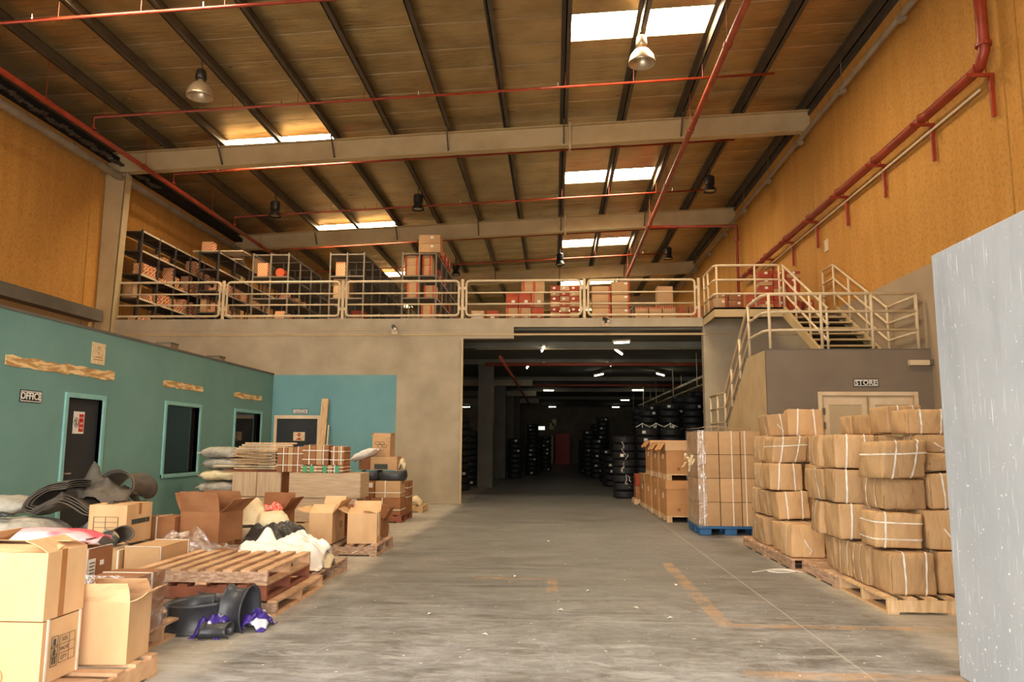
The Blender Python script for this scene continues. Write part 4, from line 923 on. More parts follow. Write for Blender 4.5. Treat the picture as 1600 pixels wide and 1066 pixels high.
for i, (x, z) in enumerate(((-.2, 2.9), (.0, 3.2))): plate('wall_notice', 'pale notice on the far wall of the tyre store', (x, YE-.01, z), .35, .5, FRONT, 'poster', 'notice')['group'] = 'far wall notices'

# ------------------------------------------------------------------ pallets
def pallet(label, x0, y0, w, d, mat='wood', along='x', boards=7, z=0., rz=0., name='pallet', group=None, h=.14):
    """timber pallet, corner at x0, y0; stringers run along x (or y), deck boards across them"""
    root = empty(name, (x0+w/2, y0+d/2, z), rz, label, 'pallet', group)
    a, b = (w, d) if along == 'x' else (d, w)       # a along stringers, b across
    T = (lambda u, v, zz: (u, v, zz)) if along == 'x' else (lambda u, v, zz: (v, u, zz))
    def bx(u0, u1, v0, v1, z0, z1, nm, mt):
        p, q = T(u0, v0, z0), T(u1, v1, z1)
        MB().box(min(p[0], q[0]), max(p[0], q[0]), min(p[1], q[1]), max(p[1], q[1]), z0, z1).build(nm, mt, root)
    for v in (-b/2, -.02, b/2-.04): bx(-a/2, a/2, v, v+.04, .02, h-.02, 'stringer', 'wood_old' if (mat == 'wood' and v < -.1) else mat)
    for k in range(boards):
        wd = .085; u = -a/2+(a-wd)*k/(boards-1)
        bx(u, u+wd, -b/2-.005+.01*rg.random(), b/2+.005-.01*rg.random(), h-.02, h, 'deck_board', mat)
    for k in range(3):
        u = -a/2+(a-.1)*k/2; bx(u, u+.1, -b/2, b/2, 0, .02, 'base_board', mat)
    return root

# ------------------------------------------------------------------ strapped cardboard bales
def bale_fn(w, d, h, seed, soft=1.):
    def D(p, off=0.):
        hx = (w/2, d/2, h/2); rr = .010*soft+.006
        q = [p[i]*hx[i] for i in range(3)]
        inn = Vector([max(-hx[i]+rr, min(hx[i]-rr, q[i])) for i in range(3)]); dv = Vector(q)-inn
        if dv.length > 1e-6: dv = dv.normalized()*rr
        P = inn+dv
        ax = max(range(3), key=lambda i: abs(p[i])); o = [i for i in range(3) if i != ax]
        bul = (1-p[o[0]]**2)*(1-p[o[1]]**2)
        nz = noise.noise(Vector((p[0]*1.6+seed*3.1, p[1]*1.6+seed, p[2]*1.6-seed*2)))*.010*soft + noise.noise(Vector((p[0]*5+seed, p[1]*5, p[2]*5+seed*7)))*.008*soft
        k = (.018*soft*bul if ax < 2 else .0) + nz*(1 if ax < 2 else .45) + off
        P[ax] += k*(1 if p[ax] > 0 else -1)
        # sag and shear of the whole bale
        P.x += .12*soft*p[2]*noise.noise(Vector((seed, 1, 1)))*w; P.y += .12*soft*p[2]*noise.noise(Vector((1, seed, 1)))*d
        P.z += (.03*noise.noise(Vector((seed*2, p[0]*.7, p[1]*.7)))*h if p[2] > 0 else 0)
        return P + Vector((0, 0, h/2))
    return D
def bale_mesh(D, n=10):
    mb = MB(); ed = [-1, -.97, -.9, -.7, -.35, 0, .35, .7, .9, .97, 1]; g = lambda u: ed[round(u*10)]
    for ax in range(3):
        for s in (-1, 1):
            o = [i for i in range(3) if i != ax]
            if (s > 0) == (ax == 1): o = o[::-1]
            def fn(u, v):
                p = [0, 0, 0]; p[ax] = s; p[o[0]] = g(u); p[o[1]] = g(v); return D(p)
            mb.grid(fn, n, n)
    return mb
def strap_mesh(D, axis, at, wd=.013, tilt=0., n=12):
    """white band round the bale in the plane axis = at"""
    mb = MB(); o = [i for i in range(3) if i != axis]; loop = []
    per = [(1, -1, 0, 1), (1, 1, 1, 1)]
    for side in range(4):
        for k in range(n):
            t = [-1, -.97, -.9, -.75, -.5, -.25, 0, .25, .5, .75, .9, .97][k]
            a, b = [(t, -1), (1, t), (-t, 1), (-1, -t)][side]; loop.append((a, b))
    ring = []
    for a, b in loop:
        e = []
        for s in (-1, 1):
            p = [0, 0, 0]; p[o[0]] = a; p[o[1]] = b; p[axis] = at+tilt*b+s*wd
            e.append(D(p, .007))
        ring.append(e)
    N = len(ring); vs = [v for e in ring for v in e]
    mb.add(vs, [(2*i, 2*((i+1) % N), 2*((i+1) % N)+1, 2*i+1) for i in range(N)])
    return mb
VAR = []
for s in range(7):
    D = bale_fn(.44, .44, .365, s*1.7+.3, .9+.25*(s % 3))
    root = empty('strapped_bale', (0, 0, -50), 0, 'bulging brown cardboard bale bound with white straps', 'bale', 'strapped cardboard bales on pallets')
    bo = bale_mesh(D).build('body', 'card_bale', root, smooth=True)
    cfg = [((0, -.45, .06), (0, .5, -.04)), ((1, -.4, .03), (1, .45, 0)), ((0, -.5, .02), (0, .42, .08), (2, .3, 0)), ((1, -.45, .1), (0, .1, 0)), ((0, -.4, 0), (0, .55, .05)), ((2, .45, .03), (2, -.5, 0), (0, -.6, 0)), ((1, .5, 0), (1, -.35, .06))][s]
    for a, at, tl in cfg: strap_mesh(D, a, at, .042, tl).build('strap', 'strap', root)
    if s in (3, 6): MB().tube([D((-.3, -1, .1), .012), D((-.1, -1, -.3), .03), D((.15, -1, -.55), .02), D((.05, -1, -.8), .01)], .009, 4).build('loose_strap_end', 'strap', root)
    VAR.append(root)
index_kids()
USED = set()
def bale(x0, y0, z0, w=.44, d=.44, h=.36, rz=0., v=None, label=None, tilt=0.):
    v = rg.randrange(7) if v is None else v
    jt = random.Random(int(x0*977+y0*331+z0*71)); w, d = w*jt.uniform(.92, 1.0), d*jt.uniform(.90, .97); h *= jt.uniform(.95, .985)
    big = 1.5 if z0 > .5 else .7
    rz += jt.uniform(-5, 5)*big; tilt += jt.uniform(-.035, .035)*big
    sc = (w/.44, d/.44, h/.365); loc = (x0+.22+jt.uniform(-.015, .015), y0+.22, z0+.004)
    if v not in USED:
        USED.add(v); o = VAR[v]; o.location = loc; o.rotation_euler = (0, tilt, R(rz)); o.scale = sc
    else: o = dup(VAR[v], loc, (0, tilt, R(rz)), scale=sc)
    lay = 'bottom' if z0 < .3 else 'second' if z0 < .7 else 'middle' if z0 < 1.1 else 'fourth' if z0 < 1.5 else 'top'
    stk = 'by the grey partition' if y0 < 8.2 else 'in the middle' if y0 < 9.7 else 'by the wrapped cartons'
    pat = ['two upright straps', 'straps over its flanks', 'crossed straps', 'a dangling strap end', 'paired upright straps', 'level straps', 'a frayed strap end'][v]
    o['label'] = label or 'brown bale with %s, %s layer, stack %s' % (pat, lay, stk)
    return o
P0 = .145
pallet('pale timber pallet under the bales beside the grey partition', 2.99, 7.33, 1.15, 1.2, 'wood_new', 'x')
pallet('timber pallet second along under the strapped bales', 2.97, 8.58, 1.15, 1.1, 'wood', 'y')
pallet('timber pallet third along under the strapped bales', 2.86, 9.72, 1.15, 1.1, 'wood', 'y')
pallet('timber pallet under the bales next to the blue pallet', 2.84, 10.88, 1.15, 1.15, 'wood', 'y')
B = [
 (3.06,7.42,P0,.42,.43,.385,0,4,'large square bale with plain flank on the pallet edge by the grey partition'),
 (3.02,7.55,.545,.44,.44,.335,-4,5,'bale tied with level straps resting on the square bottom bale'),
 (3.14,7.70,.89,.44,.44,.30,0,1,'sagging bale with bare front under the tilted bale'),
 (3.08,7.56,1.195,.46,.46,.36,3,2,'tilted bale with a broad front leaning high on the first stack'),
 (3.50,7.88,1.615,.42,.42,.25,-6,4,'flat bale with crossed straps topping the first stack'),
 (3.48,8.36,1.635,.40,.40,.29,4,0,'brown bale on top of the first stack behind the flat bale'),
 (3.54,7.52,P0,.44,.44,.38,0,6,None),(3.50,7.58,.53,.44,.44,.37,3,3,None),(3.60,7.70,.905,.44,.44,.345,0,4,None),(3.58,7.72,1.255,.44,.44,.175,0,1,None),(3.58,7.78,1.435,.44,.42,.175,0,6,None),
 (3.05,7.88,P0,.42,.42,.38,0,1,None),(3.05,8.33,P0,.42,.42,.37,2,6,None),(3.05,8.78,P0,.42,.42,.38,-2,3,None),(3.5,8.02,P0,.42,.42,.38,0,0,None),(3.5,8.47,P0,.42,.42,.38,0,1,None),(3.5,8.92,P0,.42,.42,.38,0,1,None),(3.5,9.37,P0,.42,.42,.38,0,1,None),
 (2.96,8.36,.53,.43,.44,.36,2,0,None),(2.94,8.36,.895,.46,.45,.36,-3,4,'boxy bale with two upright straps in the middle of the second stack'),(2.96,8.36,1.26,.42,.45,.36,2,0,None),
 (2.93,8.83,.53,.42,.44,.36,0,6,None),(2.93,8.84,.895,.42,.44,.36,2,3,None),(2.95,8.84,1.26,.42,.44,.35,0,1,None),
 (3.43,8.42,.53,.42,.44,.36,0,2,None),(3.44,8.42,.895,.42,.44,.36,0,0,None),(3.42,8.42,1.26,.42,.44,.35,0,1,None),(3.43,8.9,.53,.42,.44,.36,0,2,None),(3.44,8.9,.895,.42,.44,.36,0,0,None),(3.42,8.9,1.26,.42,.44,.36,0,1,None),(3.46,9.37,.53,.42,.44,.36,0,2,None),(3.46,9.37,.895,.42,.44,.36,0,0,None),(3.46,9.37,1.26,.42,.44,.36,0,1,None),
 (3.55,9.05,1.625,.40,.40,.24,3,4,'low cross tied bale on the stack in front of the double door'),(3.54,9.5,1.625,.36,.38,.23,0,3,'small worn bale on the stack in front of the double door'),
 (2.86,9.76,P0,.44,.44,.39,0,6,None),(2.88,10.22,P0,.44,.42,.38,0,0,None),(2.87,10.9,P0,.44,.42,.39,0,3,None),(2.88,11.34,P0,.44,.42,.38,0,6,None),(3.36,10.2,P0,.44,.42,.38,0,1,None),(3.36,10.9,P0,.44,.42,.38,0,1,None),(3.36,11.36,P0,.44,.42,.38,0,1,None),
 (2.93,10.42,.54,.44,.44,.355,2,4,None),(2.90,10.9,.54,.44,.42,.36,-2,3,None),(2.92,11.35,.54,.44,.42,.36,0,6,None),(3.38,10.6,.54,.44,.44,.36,0,0,None),(3.38,11.1,.54,.44,.44,.36,0,0,None),
 (2.87,10.5,.905,.42,.44,.36,-2,0,None),(2.88,10.98,.905,.42,.44,.36,0,1,None),(3.34,10.62,.905,.42,.44,.36,0,6,None),(3.36,11.1,.905,.42,.44,.36,0,6,None),
 (2.93,10.55,1.27,.47,.44,.35,3,2,'wide bale across the top of the stack next to the wrapped cartons'),(2.9,11.05,1.27,.42,.44,.35,0,1,None),(3.42,10.7,1.27,.42,.42,.35,0,0,None),(3.42,11.15,1.27,.44,.42,.35,0,0,None),
 (3.36,11.1,1.63,.48,.42,.385,-5,0,'upright bale with plain face crowning the stack before the store wall'),(2.98,11.15,1.63,.36,.40,.31,6,3,'small scuffed bale beside the upright one on the stack top'),
]
for (x, y, z, w_, d_, h_, rz, v, lb) in B: bale(x, y, z, w_, d_, h_, rz, v, lb)
pts = [(.22*math.cos(a*.7)*(1-.03*a), .10*math.sin(a*.7)+.01*a, .008+.002*(a % 3)) for a in range(14)] + [(-.3, .02, .008), (-.38, -.03, .008)]
tag(MB().tube(pts, .006, 5).build('loose_strap', 'strap'), 'coil of loose white strapping lying on the floor by the bales', 'strap').location = (2.72, 9.55, 0)

# ------------------------------------------------------------------ carton block on the blue pallet
bp = empty('plastic_pallet', (2.93, 13.85, 0), 0, 'blue plastic pallet below the block of wrapped cartons', 'pallet')
MB().box(-.52, .6, -.55, .55, .11, .15).build('deck', 'blue', bp)
for x in (-.4, .02, .46):
    for y in (-.44, 0, .44): MB().box(x-.10, x+.10, y-.09, y+.09, 0, .11).build('foot', 'blue', bp, bevel=.015)
for r_ in range(4):
    for c in range(3):
        for dpt in range(2):
            x0 = 2.43+c*.36
            carton('clean brown carton in the %s of the wrapped block %s' % (('bottom layer', 'second layer', 'third layer', 'top layer')[r_], 'facing the entrance' if dpt == 0 else 'hidden at its back'), x0+.175, 13.32+.26+.54*dpt, .152+r_*.396, .345, .515, .388, 'card', straps=[(0, (-.25 if c == 0 else .1 if c == 1 else -.3))] if dpt == 0 else [], tape=None, group='cartons of the wrapped block')
fb = MB()
fb.grid(lambda u, v: (-.004-.015*abs(fbm((u*6, v*9, 0), 1.)), u*1.1, .13+v*1.62+.01*fbm((u*5, v*3, 4), 1.)), 14, 22)
fb.grid(lambda u, v: (u*.14, -.010-.010*abs(fbm((u*6, v*9, 2), 1.)), .13+v*1.62), 4, 18)
fb.grid(lambda u, v: (u*1.1, v*1.1, 1.75+.012+.035*max(0, fbm((u*4, v*4, 7), 1.)) + .05*math.exp(-((u-.35)/.3)**2)), 14, 12)
o = tag(fb.build('stretch_film', 'film', smooth=True), 'crumpled clear stretch film hanging on the block of brown cartons', 'film'); o.location = (2.42, 13.31, 0)
for i in range(9):
    pts = [(0, 0, 0)]
    for k in range(5): pts.append((pts[-1][0]+rg.uniform(-.035, .02), rg.uniform(-.03, .02), pts[-1][2]-rg.uniform(-.03, .07)))
    MB().tube(pts, [.012, .02, .014, .018, .012, .006], 5).build('film_strand', 'sack_cream', o).location = (-.03, .09+.1*i, 1.25+.07*math.sin(i*2.1))

# ------------------------------------------------------------------ brown bulk bins, two high
def bin_(x0, y0, z0, w, d, h, label, flapup):
    root = empty('bulk_bin', (x0, y0, z0), 0, label, 'bin', 'bulk cardboard bins')
    t = .012
    MB().box(0, w, 0, t, .12, h-.12).box(0, w, d-t, d, .12, h-.12).box(0, t, t, d-t, .12, h-.12).box(w-t, w, t, d-t, .12, h-.12).build('body', 'card_bin', root)
    MB().box(-.015, w+.015, -.015, 0, h-.16, h).box(-.015, 0, 0, d, h-.16, h).box(w, w+.015, 0, d, h-.16, h).box(-.015, w+.015, d, d+.015, h-.16, h).box(0, w, 0, d, h-.02, h).build('lid', 'card_light' if flapup else 'card_bin', root)
    for y in (0, d/2-.05, d-.1): MB().box(0, .1, y, y+.1, 0, .1).build('foot_block', 'wood_new', root); MB().box(w-.1, w, y, y+.1, 0, .1).build('foot_block', 'wood_new', root)
    MB().box(0, w, 0, d, .1, .12).build('pallet_deck', 'wood_new', root)
    MB().box(-.006, 0, d*.42, d*.52, h*.55, h*.68).build('paper_label', 'white', root); MB().box(.006, .0065, -.003, 0, 0, 0).lathe([(0, 0), (.035, 0)], (0, 0, 0), 12).build('mark', 'card_dark', root).matrix_local = Matrix.Translation((w*.25, -.002, h*.3)) @ Matrix.Rotation(R(90), 4, 'X')
    if flapup: MB().grid(lambda u, v: (-.02-.10*v, d*.05+u*d*.8, h-.02-.13*v+.015*math.sin(u*7)), 8, 3, thick=.006).build('bent_flap', 'card_bin', root)
    return root
where = ['closest to the carton block', 'second along the lane', 'third along the lane', 'by the tyre store opening']
for i in range(4):
    bin_(2.19-.02*i, 15.42+1.06*i, 0, .95, 1.0, .80, 'brown cardboard bulk bin on the floor ' + where[i], False)
    if i < 3: bin_(2.20-.02*i, 15.42+1.06*i, .805, .95, 1.0, .74+.05*(i == 2), 'brown cardboard bulk bin stacked on another with a bent flap ' + where[i], True)
pallet('small timber pallet under two red brown cartons by the tyres', 2.02, 19.95, .6, .6, 'wood_new', 'x', boards=5)
for i in range(2): carton('red brown carton on a small pallet by the tyre stack %s' % ('lower one', 'upper one')[i], 2.3, 20.25, .142+.31*i, .46, .46, .3, 'card_red' if i else 'card_dark')

# ------------------------------------------------------------------ goods heaped along the office side
def sack(label, x, y, z, w, d, h, mat='sack_grey', rz=0., seed=0., name='sack', cat='sack', ears=True, group=None, tilt=(0, 0), rough=1., pw=4.5):
    root = empty(name, (x, y, z), R(rz), label, cat, group); root.rotation_euler = (tilt[0], tilt[1], R(rz))
    N = 30; mb = MB()
    def fn(u, v):   # pillow shape, pinched at the seam
        a = 2*math.pi*u; t = -1+2*v
        ca, sa = math.cos(a), math.sin(a); e = .55
        sx = (abs(ca)**e)*(1 if ca > 0 else -1); sz = (abs(sa)**.8)*(1 if sa > 0 else -1)
        prof = (1-abs(t)**pw)
        px, py = sx*(.86+.14*prof), t
        pz = sz*(.06+.94*prof**.8)
        nz = fbm((px*2.0, py*2.0, pz*1.2), 1.1, seed)*.2+fbm((px*6, py*6, pz*4), 1., seed+4)*.12
        P = Vector((px*w/2*(1+nz*.25*rough), py*d/2*(1+.05*nz), h/2+pz*h/2*(1+nz*.8*rough)))
        P.z = max(P.z, .0+.004*abs(fbm((px, py, 9), 4.)))
        return P
    mb.grid(fn, N, 24)
    mb.build('body', mat, root, smooth=True)
    if ears:
        for s in (-1, 1):
            MB().grid(lambda u, v: ((u-.5)*w*(1-.25*v*math.sin(u*9+seed)**2), s*(d/2-.01+v*.07), h*.45+.03*math.sin(u*8+seed)*v), 8, 2, thick=.004).build('sewn_end', mat, root, smooth=True)
    return root
def cloth(name, label, x, y, z, w, d, h, mat, seed=0., cat='cloth', peak=None, thick=.006, n=22, base=0., pw=.55):
    """crumpled cloth heap"""
    def fn(u, v):
        p, q = 2*u-1, 2*v-1; r2 = min(1, (p*p+q*q)/1.25)
        zz = (1-r2)**pw
        f = fbm((p*1.6, q*1.6, 0), 1., seed); g = abs(fbm((p*3.4, q*3.4, 2), 1., seed)); k = abs(fbm((p*7, q*7, 5), 1., seed))
        hh = h*(zz*(.66+.55*f)+.26*zz*g+.12*k)
        if peak: hh += h*.7*math.exp(-((p-peak[0])**2+(q-peak[1])**2)/.035)
        wob = .12*f
        return (p*w/2*(1+wob), q*d/2*(1+wob), max(base, hh)+.002)
    o = MB().grid(fn, n, n, thick=thick).build(name, mat, smooth=True); tag(o, label, cat); o.location = (x, y, z); return o
def spline(P, n=10):
    out = []; Q = [P[0]]+list(P)+[P[-1]]
    for i in range(1, len(Q)-2):
        for k in range(n):
            t = k/n; a, b, c, d = (Vector(q) for q in Q[i-1:i+3])
            out.append(.5*((2*b)+(c-a)*t+(2*a-5*b+4*c-d)*t*t+(3*b-a-3*c+d)*t**3))
    return out+[Vector(P[-1])]
def draped(label, loc, path, width, layers=1, rz=0., tilt=(0, 0), flare=.03, mat='rubber', gap=.02, upright=False, name='rubber_flap', thick=.011, seed=0.):
    """rubber flap: a wide band swept along a curled path; its long edges flare"""
    root = empty(name, loc, 0, label, 'rubber flap', 'rubber tyre flaps'); root.rotation_euler = (tilt[0], tilt[1], R(rz))
    for L in range(layers):
        S = spline([(x, 0, z) for x, z in path], 9); N = len(S)
        nr = []
        for i in range(N):
            d = (S[min(i+1, N-1)]-S[max(i-1, 0)]).normalized(); nr.append(Vector((-d.z, 0, d.x)))
        def fn(u, v):
            i = round(u*(N-1)); q = 2*v-1
            w = width*(1-.05*L)*(1-.10*math.sin(u*4+seed+L))
            p = S[i]+nr[i]*(L*gap+flare*abs(q)**2.3+.006*fbm((u*6, q*3, L), 1., seed))
            return (p.x, q*w/2+.015*math.sin(u*7+L+seed), p.z) if not upright else (p.x, p.z, q*w/2+w/2)
        MB().grid(fn, N-1, 10, thick=(-thick if upright else thick)).build('band', mat, root, smooth=True)
    return root

# --- near pallet with the two stacked cartons and the flapped carton
pallet('timber pallet below the two big stacked cartons', -3.82, 3.86, 1.24, 1.24, 'wood', 'y')
def print_table(root, w, d, h, u0):
    """printed table on the flank of a carton: pictograms and SIZE / VALVE / QTY rows"""
    X = w/2+.0085; t = .001; b = MB()
    W, H = d*.40, h*.44; y0, z0 = u0, h*.26
    for k in range(4): b.box(X-t, X+t, y0, y0+W, z0+H*k/3-.0009, z0+H*k/3+.0009)
    for y in (0, W*.62, W): b.box(X-t, X+t, y0+y-.0009, y0+y+.0009, z0, z0+H)
    b.build('printed_grid', 'ink', root)
    for k, s in enumerate(('QTY', 'VALVE', 'SIZE')): text(s, H*.19, (X+t, y0+W*.31, z0+H*(k+.5)/3), EAST, 'ink', root, name='printed_text', depth=.0004)
    for k in range(3):
        zc = z0+H*(k+.5)/3; p = MB().box(X-t, X+t, y0-.075, y0-.015, zc-.032, zc-.029).box(X-t, X+t, y0-.075, y0-.015, zc+.029, zc+.032).box(X-t, X+t, y0-.075, y0-.072, zc-.029, zc+.029).box(X-t, X+t, y0-.018, y0-.015, zc-.029, zc+.029)
        if k == 2: p.box(X-t, X+t, y0-.055, y0-.035, zc-.015, zc+.018).box(X-t, X+t, y0-.047, y0-.043, zc-.022, zc-.015)
        elif k == 1: p.add([(X+t, y0-.06, zc-.005), (X+t, y0-.045, zc+.022), (X+t, y0-.03, zc-.005)], [(0, 2, 1)]).box(X-t, X+t, y0-.055, y0-.035, zc-.022, zc-.005)
        else: p.box(X-t, X+t, y0-.06, y0-.05, zc-.02, zc+.02).box(X-t, X+t, y0-.04, y0-.03, zc-.02, zc+.02)
        p.build('pictogram', 'ink', root)
c = carton('big pale carton with white straps and a printed table at the foot of its stack', -3.14, 4.52, .142, .54, .36, .345, 'card_light', tape=None, straps=[(1, -.38), (1, .44)])
print_table(c, .54, .36, .345, -.03)
MB().tube([(.02+.04*math.cos(k*math.pi/8), -.187, .05+.045*math.sin(k*math.pi/8)) for k in range(16)], .002, 4, closed=True).box(-.005, .045, -.188, -.186, .035, .065).build('printed_emblem', 'tape', c)
c = open_carton('big pale carton with a torn open top stacked on the strapped one', -3.14, 4.52, .495, .54, .37, .375, [10, 24, 16, 40], 'card_light', fl=.16)
MB().box(.268, .272, -.06, -.01, .0, .38).build('tape', 'tape', c)
open_carton('pale carton with a flap folded out on the pallet corner', -2.82, 4.94, .142, .36, .30, .37, [105, 150, 60, None], 'card_light', rz=R(4), fl=.12)
pallet('timber pallet under the film wrapped carton', -4.1, 5.36, 1.16, 1.0, 'wood', 'x')
c = carton('brown carton in cloudy film behind the flapped carton', -3.13, 5.66, .142, .36, .40, .40, 'card_dark', straps=[(1, 0)], tape=None)
tag(MB().grid(lambda u, v: (u*.40, -.014-.012*abs(fbm((u*5, v*5, 1), 1.)), v*.42), 10, 10).grid(lambda u, v: (.40+.006+.01*abs(fbm((u*5, v*5, 3), 1.)), u*.44, v*.42), 10, 10).build('stretch_film', 'film', smooth=True), 'cloudy stretch film round the carton behind the flapped one', 'film').location = (-3.33, 5.45, .142)
carton('plain brown carton supporting the dark labelled carton', -3.62, 5.78, .142, .44, .4, .27, 'card')
c = carton('dark brown carton with white shipping labels below the pink bag', -3.62, 5.78, .415, .38, .36, .29, 'card_dark', straps=[(1, -.42), (0, .46)], tape=None, tags=[(1, -.26, .5, .085, .15, 'white'), (1, .1, .62, .045, .035, 'white')])
for k in range(5): MB().box(.196, .2, -.125, -.065, .09+.025*k, .096+.025*k).build('label_text', 'ink', c)
carton('brown carton below the pink bag at the wall side', -4.08, 5.85, .142, .4, .4, .5, 'card_dark')
sack('pink and white printed plastic bag lying on the dark cartons', -3.86, 5.80, .712, .36, .78, .13, 'pink', 82, 2., 'plastic_bag', 'bag', ears=True)

# --- three stacked pallets and the rubber flaps before them
pallet('orange brown timber pallet at the foot of the three pallet stack', -3.62, 6.82, 1.20, 1.35, 'wood', 'x', h=.13)
pallet('red stained timber pallet in the middle of the pallet stack', -3.66, 6.80, 1.15, 1.2, 'wood_red', 'x', z=.132, h=.13)
c = pallet('weathered timber pallet with wide gaps on top of the pallet stack', -3.68, 6.78, 1.18, 1.2, 'wood', 'x', z=.264, boards=8, h=.13)
draped('glossy black rubber flap standing open on the floor before the pallet stack', (-3.0, 6.12, 0), [(.34, .02), (.12, -.04), (-.04, .02), (-.05, .16), (.08, .26), (.24, .26)], .24, 1, 8, (0, 0), .035, 'rubber_clean', upright=True)
draped('curled black rubber flap nested behind the open one', (-2.93, 6.38, .02), [(.0, .02), (-.02, .14), (.10, .18), (.26, .12), (.30, .22)], .26, 1, -12, (R(-8), 0), .03, 'rubber_clean', upright=True)
draped('upright glossy black rubber flap arched over a purple wrapper', (-2.56, 6.26, 0), [(-.02, .0), (-.055, .10), (-.03, .22), (.05, .315), (.14, .29), (.18, .15), (.17, .0)], .21, 1, 84, (0, 0), .035, 'rubber_clean')
draped('short black rubber roll lying flat on the floor', (-2.62, 6.06, 0), [(-.05, .01), (-.075, .05), (-.04, .1), (.03, .105), (.07, .06), (.05, .015)], .22, 1, 100, (0, 0), .012, 'rubber_clean')
cloth('plastic_wrapper', 'purple and white printed wrapper crumpled between the rubber flaps', -2.70, 6.18, 0, .24, .34, .19, 'purple', 5., 'wrapper')
cloth('plastic_wrapper', 'purple and white printed wrapper beside the upright flap', -2.43, 6.42, 0, .22, .34, .18, 'purple', 8., 'wrapper')

# --- strapped cartons, larger carton, sacks and flaps by the office door
pallet('timber pallet under the strapped cartons beside the pallet stack', -4.9, 6.97, 1.2, 1.0, 'wood', 'x')
c = carton('brown carton with white straps and a dark printed bar beside the pallet stack', -3.92, 7.62, .142, .34, .62, .36, 'card', straps=[(1, -.47), (1, .44)], tape=None)
MB().box(.168, .178, -.12, .24, .05, .11).build('printed_bar', 'ink', c)
carton('small brown carton with two white straps against the barred carton', -4.28, 7.46, .142, .34, .4, .33, 'card', straps=[(0, .05), (0, .46)], tape=None, tags=[(0, .2, .1, .1, .03, 'ink')])
pallet('timber pallet hidden under the grey sacks', -6.9, 7.9, 1.2, 1.2, 'wood', 'x'); pallet('timber pallet under the printed carton', -5.6, 8.0, 1.2, .92, 'wood', 'x')
for i, (x, y, z, w_, d_, h_, rz) in enumerate(((-5.85, 8.25, .145, .62, .95, .28, 90), (-4.88, 8.55, .145, .6, .9, .26, 85), (-6.78, 8.2, .145, .6, .85, .28, 92), (-5.75, 8.2, .42, .58, .82, .26, 88), (-6.66, 8.35, .43, .6, .8, .24, 84), (-6.35, 8.7, .67, .55, .75, .2, 96), (-5.1, 8.85, .405, .3, .6, .24, 85))):
    sack('grey woven sack %s' % ('at the foot of the heap by the office door', 'crushed under the printed carton', 'low against the teal wall', 'with gathered folds below the rubber flaps', 'second up against the teal wall', 'dusty and topmost against the teal wall', 'wedged behind the printed carton')[i], x, y, z, w_, d_, h_, 'sack_grey', rz, i*1.9)
c = carton('pale printed carton with a dark bar label standing on grey sacks', -4.78, 8.42, .415, .42, .52, .41, 'card_light', tape='tape', bands=[])
MB().box(.21, .218, -.16, .12, .20, .25).build('printed_bar', 'ink', c); MB().box(.21, .218, .14, .2, .20, .25).build('printed_mark', 'ink', c)
b = MB()
for k in range(4): b.box(-.15, .12, -.2695, -.26, .12+.055*k, .122+.055*k)
b.box(-.15, -.148, -.2695, -.26, .12, .285).box(-.02, -.018, -.2695, -.26, .12, .285).box(.118, .12, -.2695, -.26, .12, .285); b.build('printed_grid', 'ink', c)
draped('nested stack of dusty rubber flaps folded in a loop on the sacks', (-5.72, 8.45, .70), [(.46, .34), (.22, .32), (.0, .20), (-.06, .07), (.06, .01), (.26, .05), (.44, .16)], .42, 4, -6, (0, R(-4)), .02, 'rubber', .022, seed=1.)
draped('wavy layered rubber flaps spilling over the grey sacks', (-5.50, 8.42, .70), [(-.14, .0), (.02, .09), (.14, .14), (.28, .08), (.42, .0), (.58, .02), (.72, .10)], .46, 4, 4, (0, 0), .02, 'rubber', .02, seed=3.)
cloth('rubber_flap', 'broad dusty rubber flap draped over the top of the heap', -5.22, 8.72, .80, .78, .6, .30, 'rubber', 6.3, 'rubber flap', peak=(-.25, .1), thick=.012, n=30)
draped('thick dusty rubber roll topping the heap before the office door', (-5.12, 8.95, .90), [(-.16, .06), (-.05, .18), (.08, .21), (.20, .18), (.27, .10), (.25, .02), (.18, .0)], .46, 2, -4, (R(-8), 0), .03, 'rubber', .02, seed=7.)
draped('hooked black rubber flap hanging on the grey sacks', (-5.98, 8.02, .44), [(.20, .28), (.08, .30), (.01, .22), (.04, .12), (.0, .02), (-.06, -.03)], .18, 1, 8, (0, 0), .02, 'rubber_clean')
draped('grey rubber flap rolled up below the printed carton', (-4.28, 7.5, .52), [(-.08, .0), (-.1, .07), (-.03, .13), (.05, .12), (.09, .05), (.05, .0)], .30, 1, 55, (R(-14), 0), .01, 'rubber')
o = cloth('plastic_sheet', 'crumpled grey plastic between the pink bag and the printed carton', -4.55, 7.7, .47, .4, .4, .16, 'sack_grey', 3., 'sheet')

